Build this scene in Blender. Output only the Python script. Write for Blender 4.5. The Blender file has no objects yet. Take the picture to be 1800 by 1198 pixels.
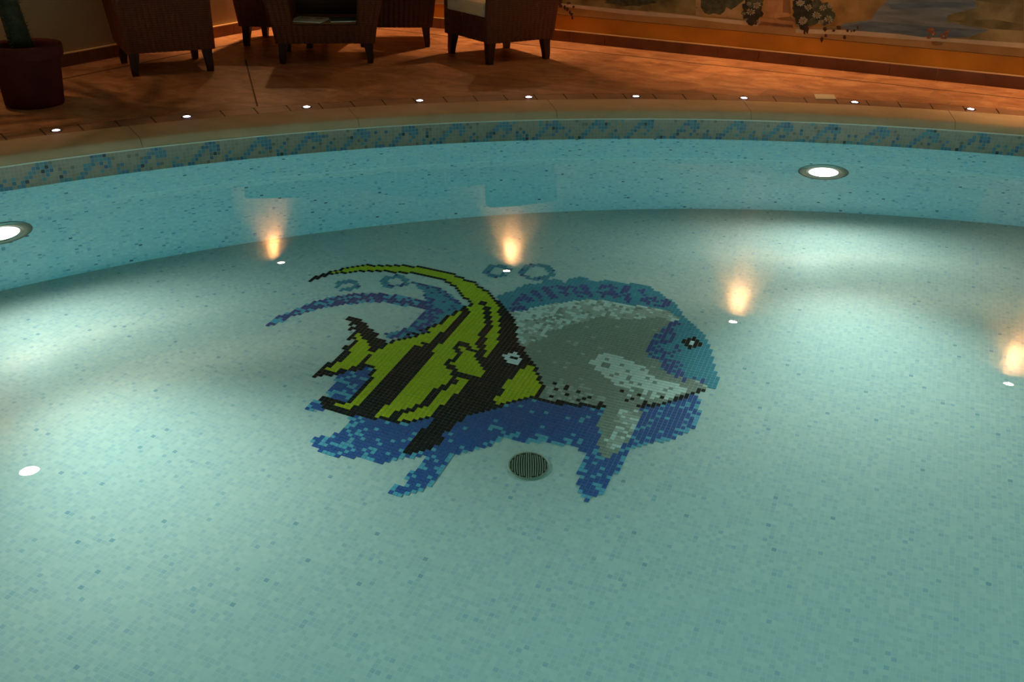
import bpy, bmesh, math, random
from mathutils import Vector, Matrix
random.seed(3)
C = bpy.context.scene.collection
D2R = math.pi/180
# ------------------------------------------------------------------ measures (metres)
HC = 1.56                                   # camera above the water (water level z = 0)
PX, PY = 1.2231, -0.0998                    # centre of the round pool
RW = 6.2623                                 # pool wall radius
DEP = 1.4068                                # water depth
PITCH = 0.020952                            # mosaic pitch
GA, GOX, GOY = -0.376964, 0.001010, -0.002794   # mosaic grid turn and origin
ZF, ZC = 0.1257, 0.1751                     # top of frieze, top of coping / deck
RCO = 6.6104                                # outer edge of coping
CAMR = Vector((0.99984338, 0.00777205, 0.01590014))
CAMU = Vector((-0.01769800, 0.43907980, 0.89827353))
CAMF = Vector((0.0, 0.89841444, -0.43914860))
FPX = 1717.834
CAMP = Vector((0, 0, HC))

def ray(x, y):
    return ((x-900)/FPX)*CAMR - ((y-599)/FPX)*CAMU + CAMF
def on_z(x, y, z):
    d = ray(x, y); return CAMP + d*((z-HC)/d.z)

# ------------------------------------------------------------------ materials
def mat(name):
    m = bpy.data.materials.new(name); m.use_nodes = True
    nt = m.node_tree; nt.nodes.clear()
    o = nt.nodes.new('ShaderNodeOutputMaterial')
    return m, nt, o
def nd(nt, t, **kw):
    n = nt.nodes.new(t)
    for k, v in kw.items():
        if k.startswith('i_'):
            n.inputs[k[2:].replace('_', ' ')].default_value = v
        else: setattr(n, k, v)
    return n
def mth(nt, op, a, b=None, c=None):
    n = nt.nodes.new('ShaderNodeMath'); n.operation = op
    for i, v in enumerate((a, b, c)):
        if v is None: continue
        if isinstance(v, (int, float)): n.inputs[i].default_value = v
        else: nt.links.new(v, n.inputs[i])
    return n.outputs[0]
def rgb(c): return (c[0], c[1], c[2], 1)
def pane(name, tint):
    m, nt, o = mat(name); L = nt.links.new
    tr = nd(nt, 'ShaderNodeBsdfTransparent'); tr.inputs[0].default_value = rgb(tint); gs = nd(nt, 'ShaderNodeBsdfGlossy'); gs.inputs['Roughness'].default_value = .03
    fr = nd(nt, 'ShaderNodeFresnel'); fr.inputs[0].default_value = 1.5; mx = nd(nt, 'ShaderNodeMixShader')
    L(fr.outputs[0], mx.inputs[0]); L(tr.outputs[0], mx.inputs[1]); L(gs.outputs[0], mx.inputs[2]); L(mx.outputs[0], o.inputs[0]); return m
def simple(name, col, rough=.5, spec=.5, metal=0, var=0, vscale=20, bump=0, bscale=60, stretch=None):
    m, nt, o = mat(name); L = nt.links.new
    b = nd(nt, 'ShaderNodeBsdfPrincipled'); b.inputs['Base Color'].default_value = rgb(col)
    b.inputs['Roughness'].default_value = rough; b.inputs['Metallic'].default_value = metal
    b.inputs['Specular IOR Level'].default_value = spec
    L(b.outputs[0], o.inputs[0])
    if var or bump:
        tc = nd(nt, 'ShaderNodeTexCoord'); v = tc.outputs['Object']
        if stretch:
            mp = nd(nt, 'ShaderNodeMapping'); mp.inputs['Scale'].default_value = stretch
            L(v, mp.inputs[0]); v = mp.outputs[0]
    if var:
        n = nd(nt, 'ShaderNodeTexNoise'); n.inputs['Scale'].default_value = vscale; n.inputs['Detail'].default_value = 5
        L(v, n.inputs['Vector'])
        mx = nd(nt, 'ShaderNodeMix', data_type='RGBA')
        mx.inputs[6].default_value = rgb([c*(1-var) for c in col]); mx.inputs[7].default_value = rgb([min(1, c*(1+var)) for c in col])
        cr = nd(nt, 'ShaderNodeMapRange'); cr.inputs[1].default_value = .3; cr.inputs[2].default_value = .7
        L(n.outputs[0], cr.inputs[0]); L(cr.outputs[0], mx.inputs[0]); L(mx.outputs[2], b.inputs['Base Color'])
    if bump:
        n2 = nd(nt, 'ShaderNodeTexNoise'); n2.inputs['Scale'].default_value = bscale; L(v, n2.inputs['Vector'])
        bp = nd(nt, 'ShaderNodeBump'); bp.inputs['Strength'].default_value = bump; bp.inputs['Distance'].default_value = .01
        L(n2.outputs[0], bp.inputs['Height']); L(bp.outputs[0], b.inputs['Normal'])
    return m
def emit(name, col, s):
    m, nt, o = mat(name)
    e = nd(nt, 'ShaderNodeEmission'); e.inputs[0].default_value = rgb(col); e.inputs[1].default_value = s
    nt.links.new(e.outputs[0], o.inputs[0]); return m

def tile_nodes(nt, u, v, ramp, grout, gw, rough=.35):
    """u, v sockets in tile units; returns bsdf with a random tile colour per cell"""
    L = nt.links.new
    fu, fv = mth(nt, 'FLOOR', u), mth(nt, 'FLOOR', v)
    cv = nd(nt, 'ShaderNodeCombineXYZ'); L(fu, cv.inputs[0]); L(fv, cv.inputs[1])
    wn = nd(nt, 'ShaderNodeTexWhiteNoise', noise_dimensions='2D'); L(cv.outputs[0], wn.inputs['Vector'])
    cr = nd(nt, 'ShaderNodeValToRGB'); cr.color_ramp.interpolation = 'CONSTANT'
    els = cr.color_ramp.elements
    while len(els) > 1: els.remove(els[-1])
    els[0].position = 0; els[0].color = rgb(ramp[0][1])
    for p, c in ramp[1:]:
        e = els.new(p); e.color = rgb(c)
    L(wn.outputs['Value'], cr.inputs[0])
    du = mth(nt, 'ABSOLUTE', mth(nt, 'SUBTRACT', mth(nt, 'FRACT', u), .5))
    dv = mth(nt, 'ABSOLUTE', mth(nt, 'SUBTRACT', mth(nt, 'FRACT', v), .5))
    g = mth(nt, 'GREATER_THAN', mth(nt, 'MAXIMUM', du, dv), .5-gw/2)
    mx = nd(nt, 'ShaderNodeMix', data_type='RGBA'); L(g, mx.inputs[0]); L(cr.outputs[0], mx.inputs[6]); mx.inputs[7].default_value = rgb(grout)
    b = nd(nt, 'ShaderNodeBsdfPrincipled'); L(mx.outputs[2], b.inputs['Base Color'])
    b.inputs['Roughness'].default_value = rough; b.inputs['Specular IOR Level'].default_value = .04
    return b, wn

FLOOR_RAMP = [(0, (.54, .61, .56)), (.32, (.57, .635, .575)), (.56, (.505, .585, .555)), (.76, (.61, .66, .59)), (.90, (.475, .565, .55)), (.978, (.40, .51, .525)), (.9945, (.30, .42, .46)), (.9988, (.10, .15, .18))]
WALL_RAMP = [(0, (.54, .65, .66)), (.32, (.58, .68, .68)), (.56, (.50, .62, .65)), (.76, (.63, .71, .69)), (.88, (.44, .58, .64)), (.95, (.33, .48, .57)), (.986, (.20, .33, .44)), (.996, (.08, .13, .18))]
GROUT = (.60, .65, .58)

def floor_tiles():
    m, nt, o = mat('pool_floor_mosaic'); L = nt.links.new
    ge = nd(nt, 'ShaderNodeNewGeometry'); sx = nd(nt, 'ShaderNodeSeparateXYZ'); L(ge.outputs['Position'], sx.inputs[0])
    x = mth(nt, 'SUBTRACT', sx.outputs[0], GOX); y = mth(nt, 'SUBTRACT', sx.outputs[1], GOY)
    ca, sa = math.cos(GA)/PITCH, math.sin(GA)/PITCH
    u = mth(nt, 'ADD', mth(nt, 'MULTIPLY', x, ca), mth(nt, 'MULTIPLY_ADD', y, sa, .5))
    v = mth(nt, 'ADD', mth(nt, 'MULTIPLY', x, -sa), mth(nt, 'MULTIPLY_ADD', y, ca, .5))
    b, wn = tile_nodes(nt, u, v, FLOOR_RAMP, GROUT, .13)
    L(b.outputs[0], o.inputs[0]); return m
def wall_tiles():
    m, nt, o = mat('pool_wall_mosaic'); L = nt.links.new
    uv = nd(nt, 'ShaderNodeUVMap'); uv.uv_map = 'UVMap'
    sx = nd(nt, 'ShaderNodeSeparateXYZ'); L(uv.outputs[0], sx.inputs[0])
    b, wn = tile_nodes(nt, sx.outputs[0], sx.outputs[1], WALL_RAMP, GROUT, .10)
    L(b.outputs[0], o.inputs[0]); return m

def deck_tiles():
    m, nt, o = mat('terracotta_deck'); L = nt.links.new
    ge = nd(nt, 'ShaderNodeNewGeometry')
    mp = nd(nt, 'ShaderNodeMapping', vector_type='TEXTURE'); mp.inputs['Rotation'].default_value = (0, 0, DRA)
    mp.inputs['Location'].default_value = (CX, CY, 0)
    L(ge.outputs['Position'], mp.inputs[0])
    # streaky clay colour
    m2 = nd(nt, 'ShaderNodeMapping'); m2.inputs['Scale'].default_value = (2.6, 4.4, 1); L(mp.outputs[0], m2.inputs[0])
    n = nd(nt, 'ShaderNodeTexNoise'); n.inputs['Scale'].default_value = 2.2; n.inputs['Detail'].default_value = 8; n.inputs['Roughness'].default_value = .65; n.inputs['Distortion'].default_value = .6
    L(m2.outputs[0], n.inputs['Vector'])
    cr = nd(nt, 'ShaderNodeValToRGB'); e = cr.color_ramp.elements
    e[0].position = .30; e[0].color = (.20, .075, .032, 1); e[1].position = .72; e[1].color = (.54, .28, .14, 1)
    k = e.new(.5); k.color = (.39, .165, .072, 1)
    L(n.outputs[0], cr.inputs[0])
    s = 1/.335
    sp = nd(nt, 'ShaderNodeSeparateXYZ'); L(mp.outputs[0], sp.inputs[0])
    v = mth(nt, 'MULTIPLY', sp.outputs[1], s)
    row = mth(nt, 'FLOOR', v)
    u = mth(nt, 'ADD', mth(nt, 'MULTIPLY', sp.outputs[0], s), mth(nt, 'MULTIPLY', mth(nt, 'MODULO', row, 2), .5))
    cv = nd(nt, 'ShaderNodeCombineXYZ'); L(mth(nt, 'FLOOR', u), cv.inputs[0]); L(row, cv.inputs[1])
    wn = nd(nt, 'ShaderNodeTexWhiteNoise', noise_dimensions='2D'); L(cv.outputs[0], wn.inputs['Vector'])
    hv = nd(nt, 'ShaderNodeHueSaturation'); L(cr.outputs[0], hv.inputs['Color'])
    L(mth(nt, 'MULTIPLY_ADD', wn.outputs['Value'], .35, .82), hv.inputs['Value'])
    du = mth(nt, 'ABSOLUTE', mth(nt, 'SUBTRACT', mth(nt, 'FRACT', u), .5))
    dv = mth(nt, 'ABSOLUTE', mth(nt, 'SUBTRACT', mth(nt, 'FRACT', v), .5))
    g = mth(nt, 'GREATER_THAN', mth(nt, 'MAXIMUM', du, dv), .492)
    mx = nd(nt, 'ShaderNodeMix', data_type='RGBA'); L(mth(nt, 'MULTIPLY', g, .55), mx.inputs[0]); L(hv.outputs[0], mx.inputs[6]); mx.inputs[7].default_value = (.42, .27, .16, 1)
    b = nd(nt, 'ShaderNodeBsdfPrincipled'); L(mx.outputs[2], b.inputs['Base Color']); b.inputs['Roughness'].default_value = .42
    b.inputs['Specular IOR Level'].default_value = .35
    bp = nd(nt, 'ShaderNodeBump'); bp.inputs['Strength'].default_value = .25; bp.inputs['Distance'].default_value = .004
    L(n.outputs[0], bp.inputs['Height']); L(bp.outputs[0], b.inputs['Normal'])
    L(b.outputs[0], o.inputs[0]); return m

def wicker(name, c1, c2):
    m, nt, o = mat(name); L = nt.links.new
    tc = nd(nt, 'ShaderNodeTexCoord'); sp = nd(nt, 'ShaderNodeSeparateXYZ'); L(tc.outputs['Object'], sp.inputs[0])
    w = mth(nt, 'SINE', mth(nt, 'MULTIPLY', sp.outputs[2], 420))
    n = nd(nt, 'ShaderNodeTexNoise'); n.inputs['Scale'].default_value = 90; L(tc.outputs['Object'], n.inputs['Vector'])
    f = mth(nt, 'ADD', mth(nt, 'MULTIPLY_ADD', w, .16, .25), mth(nt, 'MULTIPLY', n.outputs[0], .5))
    mx = nd(nt, 'ShaderNodeMix', data_type='RGBA'); L(f, mx.inputs[0]); mx.inputs[6].default_value = rgb(c1); mx.inputs[7].default_value = rgb(c2)
    b = nd(nt, 'ShaderNodeBsdfPrincipled'); L(mx.outputs[2], b.inputs['Base Color']); b.inputs['Roughness'].default_value = .6; b.inputs['Specular IOR Level'].default_value = .2
    bp = nd(nt, 'ShaderNodeBump'); bp.inputs['Strength'].default_value = .5; bp.inputs['Distance'].default_value = .004
    L(f, bp.inputs['Height']); L(bp.outputs[0], b.inputs['Normal']); L(b.outputs[0], o.inputs[0]); return m

# ------------------------------------------------------------------ object helpers
class MB:
    def __init__(s): s.v = []; s.f = []; s.m = []; s.sm = []
    def face(s, pts, mi=0, sm=False):
        b = len(s.v); s.v += [tuple(p) for p in pts]; s.f.append(tuple(range(b, b+len(pts)))); s.m.append(mi); s.sm.append(sm)
    def mesh(s, vs, fs, mi=0, sm=False):
        b = len(s.v); s.v += [tuple(p) for p in vs]
        for f in fs: s.f.append(tuple(b+i for i in f)); s.m.append(mi); s.sm.append(sm)
    def hexa(s, lo, hi, mi=0):
        """lo, hi: four corner points each, same turning sense"""
        s.mesh(list(lo)+list(hi), [(3, 2, 1, 0), (4, 5, 6, 7)]+[(i, (i+1) % 4, 4+(i+1) % 4, 4+i) for i in range(4)], mi)
    def box(s, x0, x1, y0, y1, z0, z1, mi=0):
        s.hexa([(x0, y0, z0), (x1, y0, z0), (x1, y1, z0), (x0, y1, z0)], [(x0, y0, z1), (x1, y0, z1), (x1, y1, z1), (x0, y1, z1)], mi)
    def lathe(s, prof, n=32, mi=0, sm=True, cen=(0, 0), a0=0, a1=2*math.pi, closed=False):
        full = abs(a1-a0-2*math.pi) < 1e-6
        k = n if full else n+1
        vs = [(cen[0]+r*math.cos(a0+(a1-a0)*i/n), cen[1]+r*math.sin(a0+(a1-a0)*i/n), z) for i in range(k) for r, z in prof]
        P = len(prof); fs = []
        for i in range(n):
            j = (i+1) % k
            for q in range(P if closed else P-1):
                q2 = (q+1) % P
                fs.append((i*P+q, j*P+q, j*P+q2, i*P+q2))
        if not full and closed:
            fs.append(tuple(range(P))); fs.append(tuple((k-1)*P+q for q in reversed(range(P))))
        s.mesh(vs, fs, mi, sm)
    def disc(s, r, z, n=32, mi=0, cen=(0, 0), up=True):
        p = [(cen[0]+r*math.cos(2*math.pi*i/n), cen[1]+r*math.sin(2*math.pi*i/n), z) for i in range(n)]
        s.face(p if up else p[::-1], mi)
    def tube(s, pts, rads, n=10, mi=0, cap=True):
        rings = []
        for i, p in enumerate(pts):
            p = Vector(p); a = Vector(pts[max(0, i-1)]); b = Vector(pts[min(len(pts)-1, i+1)])
            t = (b-a).normalized(); x = t.cross(Vector((0, 1, 0)) if abs(t.y) < .9 else Vector((1, 0, 0))).normalized(); y = t.cross(x)
            rings.append([p+(x*math.cos(2*math.pi*k/n)+y*math.sin(2*math.pi*k/n))*rads[i] for k in range(n)])
        vs = [q for r in rings for q in r]
        fs = [(i*n+k, i*n+(k+1) % n, (i+1)*n+(k+1) % n, (i+1)*n+k) for i in range(len(pts)-1) for k in range(n)]
        if cap: fs += [tuple(reversed(range(n))), tuple((len(pts)-1)*n+k for k in range(n))]
        s.mesh(vs, fs, mi, True)
    def build(s, name, mats, parent=None, weld=False):
        me = bpy.data.meshes.new(name); me.from_pydata(s.v, [], s.f)
        for m in (mats if isinstance(mats, (list, tuple)) else [mats]): me.materials.append(m)
        me.polygons.foreach_set('material_index', s.m); me.polygons.foreach_set('use_smooth', s.sm)
        me.update()
        if weld:
            bm = bmesh.new(); bm.from_mesh(me); bmesh.ops.remove_doubles(bm, verts=bm.verts, dist=1e-5)
            bmesh.ops.recalc_face_normals(bm, faces=bm.faces); bm.to_mesh(me); bm.free()
        o = bpy.data.objects.new(name, me); C.objects.link(o)
        if parent: o.parent = parent
        return o
def bevel(o, w=.006, seg=2):
    b = o.modifiers.new('bevel', 'BEVEL'); b.width = w; b.segments = seg; b.limit_method = 'ANGLE'; b.angle_limit = .6
    return o
def tag(o, label, cat, group=None, kind=None):
    o['label'] = label
    if cat: o['category'] = cat
    if group: o['group'] = group
    if kind: o['kind'] = kind
    return o
def struct(o, label=None):
    o['kind'] = 'structure'
    if label: o['label'] = label
    return o
def thing(name, label, cat, loc=(0, 0, 0), rz=0, group=None):
    o = bpy.data.objects.new(name, None); o.empty_display_size = .1; C.objects.link(o)
    o.location = loc; o.rotation_euler = (0, 0, rz)
    return tag(o, label, cat, group)
def copy_tree(o, parent=None):
    c = o.copy(); C.objects.link(c)
    if parent: c.parent = parent
    for ch in list(o.children): copy_tree(ch, c)
    return c
def pol(a, r, z=0): return Vector((PX+r*math.cos(a*D2R), PY+r*math.sin(a*D2R), z))

# ------------------------------------------------------------------ room lines (deck level)
CX, CY = -1.8807, 10.0362                    # far corner of the room
DR = Vector((0.87674, -0.48096, 0)); DL = Vector((-0.45213, -0.89195, 0))
DRA = math.atan2(DR.y, DR.x)
CORN = Vector((CX, CY, 0)); LEN = 15.0; ZCEIL = 2.62
NR = Vector((-0.48096, -0.87674, 0)); NL = Vector((0.89195, -0.45213, 0))   # into the room
def wall_hit(x, y, right=True, off=0.0):
    d = ray(x, y); n = NR if right else NL
    t = ((CORN+n*off-CAMP).dot(n))/d.dot(n)
    return CAMP+d*t
LENS, PLAMP, SCON, EXPO = 8.0, 510.0, 150.0, 0.0
LAMPC = (1.0, .94, .85)
SCAL = 58.0
# ================================================================== SETTING
A_, B_ = CORN, CORN+DR*LEN
Cc, Dd = CORN+DR*LEN+DL*LEN, CORN+DL*LEN
M_deck = deck_tiles(); M_floor = floor_tiles(); M_wallt = wall_tiles()
M_plaster = simple('warm_plaster', (.36, .235, .12), .8, .2, var=.08, vscale=3)
M_orange = simple('ochre_plaster', (.62, .25, .028), .8, .2, var=.28, vscale=2.2)
M_ceil = simple('ceiling_paint', (.42, .36, .28), .9, .1)
M_base = simple('skirting_tile', (.20, .085, .045), .45, .4, var=.22, vscale=6)
M_basetop = simple('skirting_trim', (.90, .62, .30), .4, .4)

# deck with a round hole
mb = MB(); n = 256
def room_edge(a):
    d = Vector((math.cos(a), math.sin(a), 0)); o = Vector((PX, PY, 0)); best = 1e9
    for p, q in ((A_, B_), (B_, Cc), (Cc, Dd), (Dd, A_)):
        e = q-p; den = d.x*e.y-d.y*e.x
        if abs(den) < 1e-9: continue
        w = p-o; t = (w.x*e.y-w.y*e.x)/den; u = (w.x*d.y-w.y*d.x)/den
        if t > 0 and -1e-6 <= u <= 1+1e-6: best = min(best, t)
    return o+d*best
angs = sorted([2*math.pi*i/n for i in range(n)]+[math.atan2(p.y-PY, p.x-PX) % (2*math.pi) for p in (A_, B_, Cc, Dd)])
BORD = RCO+.165
for i, a in enumerate(angs):
    b = angs[(i+1) % len(angs)]
    p0 = Vector((PX+BORD*math.cos(a), PY+BORD*math.sin(a), 0)); p1 = Vector((PX+BORD*math.cos(b), PY+BORD*math.sin(b), 0))
    q0, q1 = room_edge(a), room_edge(b)
    mb.face([(p0.x, p0.y, ZC), (q0.x, q0.y, ZC), (q1.x, q1.y, ZC), (p1.x, p1.y, ZC)])
struct(mb.build('floor', M_deck, weld=True), 'terracotta tiled deck around the round pool')
# border ring of small tiles along the coping
M_border = simple('border_tile', (.34, .165, .085), .45, .35, var=.35, vscale=3.5, bump=.2, bscale=25)
M_joint = simple('dark_joint', (.12, .065, .04), .8, .1)
mb = MB(); nb = 210
mb.lathe([(RCO-.01, ZC-.004), (BORD+.004, ZC-.004)], 256, 1, False, (PX, PY))
for k in range(nb):
    a0 = 2*math.pi*k/nb+.0006; a1 = 2*math.pi*(k+1)/nb-.0006
    mb.lathe([(RCO+.004, ZC-.003), (RCO+.004, ZC), (BORD-.004, ZC), (BORD-.004, ZC-.003)], 2, 0, False, (PX, PY), a0, a1)
struct(mb.build('trim_3', [M_border, M_joint]), 'border row of small clay tiles along the pool rim')
# thin dark joint one tile from both walls
mb = MB()
for d, nrm, L_ in ((DR, NR, 14.6), (DL, NL, 14.6)):
    p = CORN+nrm*.335+d*.335; q = p+d*(L_-.4)
    mb.face([(p.x, p.y, ZC+.0006), (q.x, q.y, ZC+.0006), (q.x+nrm.x*.024, q.y+nrm.y*.024, ZC+.0006), (p.x+nrm.x*.024, p.y+nrm.y*.024, ZC+.0006)][::1])
p = on_z(430, 105, ZC); q = on_z(451, 187, ZC); s_ = Vector((.011, .001, 0))
mb.face([(p.x, p.y, ZC+.0006), (q.x, q.y, ZC+.0006), (q.x+s_.x, q.y, ZC+.0006), (p.x+s_.x, p.y, ZC+.0006)][::-1])
struct(mb.build('trim_4', M_joint), 'dark expansion joints in the deck')

def wall_obj(name, p, q, m, z0=ZC-.3, z1=ZCEIL, nrm=None):
    t = .12; mb = MB(); o = -nrm*t
    mb.hexa([(p.x, p.y, z0), (q.x, q.y, z0), (q.x+o.x, q.y+o.y, z0), (p.x+o.x, p.y+o.y, z0)], [(p.x, p.y, z1), (q.x, q.y, z1), (q.x+o.x, q.y+o.y, z1), (p.x+o.x, p.y+o.y, z1)])
    return struct(mb.build(name, m, weld=True))
wall_obj('wall_left', A_, Dd, M_plaster, nrm=NL)
wall_obj('wall_right', A_, B_, M_plaster, nrm=NR)
wall_obj('wall_back', Dd, Cc, M_plaster, nrm=-NR)
wall_obj('wall_side', B_, Cc, M_plaster, nrm=-NL)
mb = MB(); mb.hexa([(p.x, p.y, ZCEIL) for p in (A_, B_, Cc, Dd)], [(p.x, p.y, ZCEIL+.15) for p in (A_, B_, Cc, Dd)])
struct(mb.build('ceiling', M_ceil, weld=True))
mb = MB(); p = CORN+DR*.01; q = CORN+DR*14.6; o = NR*.003
lo = [(p.x, p.y, ZC), (q.x, q.y, ZC), (q.x+o.x, q.y+o.y, ZC), (p.x+o.x, p.y+o.y, ZC)]
mb.hexa(lo, [(a, b, .60) for a, b, c in lo]); struct(mb.build('trim_5', M_orange), 'ochre painted band at the foot of the right wall')
# skirtings: tiles with joints and a pale trim strip, brightened for light grazing its top
for nm, d, nrm in (('baseboard_left', DL, NL), ('baseboard_right', DR, NR)):
    mb = MB(); s = .012; k = 0
    while s < 14.6:
        e = min(s+.332, 14.6); p = CORN+d*(s+.002); q = CORN+d*(e-.002); o = nrm*.012
        lo = [(p.x, p.y, ZC), (q.x, q.y, ZC), (q.x+o.x, q.y+o.y, ZC), (p.x+o.x, p.y+o.y, ZC)]
        mb.hexa(lo, [(a, b, ZC+.088) for a, b, c in lo]); s = e
    p = CORN+d*.012; q = CORN+d*14.6; o = nrm*.018
    lo = [(p.x, p.y, ZC+.088), (q.x, q.y, ZC+.088), (q.x+o.x, q.y+o.y, ZC+.088), (p.x+o.x, p.y+o.y, ZC+.088)]
    mb.hexa(lo, [(a, b, ZC+.096) for a, b, c in lo], 1)
    struct(mb.build(nm, [M_base, M_basetop], weld=False))

# ------------------------------------------------------------------ pool shell
mb = MB(); n = 360
vs = []; fs = []; uvs = []
mb.lathe([(RW, -DEP), (RW, 0.0)], n, 0, True, (PX, PY))
o = struct(mb.build('wall_pool', M_wallt), 'mosaic wall of the round pool')
uvl = o.data.uv_layers.new(name='UVMap')
for i, pl in enumerate(o.data.polygons):
    for li, (uu, vv) in zip(pl.loop_indices, ((i, -DEP), (i+1, -DEP), (i+1, 0), (i, 0))):
        uvl.data[li].uv = (uu*2*math.pi*RW/n/PITCH, vv/PITCH+.0)
mb = MB(); mb.disc(RW, -DEP, 360, 0, (PX, PY))
struct(mb.build('floor_pool', M_floor), 'mosaic floor of the round pool')
# frieze: six rows of little tiles with a wave figure every fourteen tiles
FR = [simple('frieze_%s' % k, c, .35, .5) for k, c in (('stone', (.31, .27, .20)), ('sand', (.35, .295, .215)), ('grey', (.27, .255, .20)), ('dusk', (.18, .165, .13)), ('blue', (.070, .20, .31)), ('deep', (.045, .14, .245)), ('aqua', (.085, .25, .31)), ('ink', (.03, .05, .065)))]
M_grout = simple('frieze_grout', (.37, .37, .30), .7, .2)
WAVE = {0: (9, 10, 11), 1: (8, 9, 10, 11, 12), 2: (7, 8, 10, 11, 12), 3: (6, 7, 11, 1), 4: (0, 5, 6, 10), 5: (0, 1, 2, 4, 5)}
mb = MB(); mb.lathe([(RW, -.001), (RW, ZF)], 360, 8, True, (PX, PY))
rf = random.Random(11); NT = int(2*math.pi*RW/PITCH); da = 2*math.pi/NT; a0 = 101.083*D2R; g = .055
for k in range(NT):
    c = k % 14
    for r in range(6):
        x = rf.random()
        if c in WAVE[r]: mi = 4 if x < .5 else 6 if x < .78 else 5 if x < .93 else 7 if x < .97 else 0
        else: mi = 0 if x < .42 else 1 if x < .72 else 2 if x < .92 else 3 if x < .97 else 5 if x < .985 else 6
        aa = a0-(k+g)*da; ab = a0-(k+1-g)*da; zt = ZF-(r+g)*PITCH; zb = ZF-(r+1-g)*PITCH; R_ = RW-.0012
        mb.face([(PX+R_*math.cos(t), PY+R_*math.sin(t), z) for t, z in ((aa, zb), (ab, zb), (ab, zt), (aa, zt))][::-1], mi)
struct(mb.build('trim_1', FR+[M_grout]), 'mosaic frieze of blue waves on beige along the waterline')
# coping stones
M_cope = simple('coping_stone', (.52, .385, .235), .75, .2, var=.10, vscale=5)
mb = MB(); prof = [(RW+.004, ZF+.004), (RW+.006, ZF+.010), (6.283, ZC-.022), (6.292, ZC-.009), (6.304, ZC-.002), (6.322, ZC), (RCO, ZC), (RCO, ZC-.05)]
mb.lathe([(RW+.012, ZF), (RW+.014, ZF+.012), (6.33, ZC-.004), (RCO, ZC-.004)], 360, 1, True, (PX, PY))
for k in range(32):
    b0 = (87.62+11.25*k)*D2R; mb.lathe(prof, 12, 0, True, (PX, PY), b0+.00025, b0+11.25*D2R-.00025)
mb.lathe([(RW-.0015, ZF-.003), (RW-.0015, ZF+.004), (RW+.012, ZF+.004)], 360, 2, False, (PX, PY))
struct(mb.build('trim_2', [M_cope, simple('coping_joint', (.22, .16, .09), .8, .1), simple('white_grout', (.60, .62, .52), .6, .3)]), 'pale stone coping around the pool')

# ------------------------------------------------------------------ water
def water_mat():
    m, nt, o = mat('clear_pool_water')
    g = nd(nt, 'ShaderNodeBsdfGlass'); g.inputs['Roughness'].default_value = 0; g.inputs['IOR'].default_value = 1.333
    g.inputs['Color'].default_value = (.99, 1, 1, 1)
    v = nd(nt, 'ShaderNodeVolumeAbsorption'); v.inputs['Color'].default_value = WCOL; v.inputs['Density'].default_value = WDEN
    nt.links.new(g.outputs[0], o.inputs['Surface']); nt.links.new(v.outputs[0], o.inputs['Volume']); return m
WCOL = (.02, .80, .90, 1); WDEN = .165
mb = MB(); mb.lathe([(RW+.05, -DEP-.05), (RW+.05, 0)], 180, 0, False, (PX, PY)); mb.disc(RW+.05, 0, 180, 0, (PX, PY)); mb.disc(RW+.05, -DEP-.05, 180, 0, (PX, PY), False)
tag(mb.build('pool_water', water_mat(), weld=True), 'clear still turquoise water filling the round pool', 'water', None, 'stuff')

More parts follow.
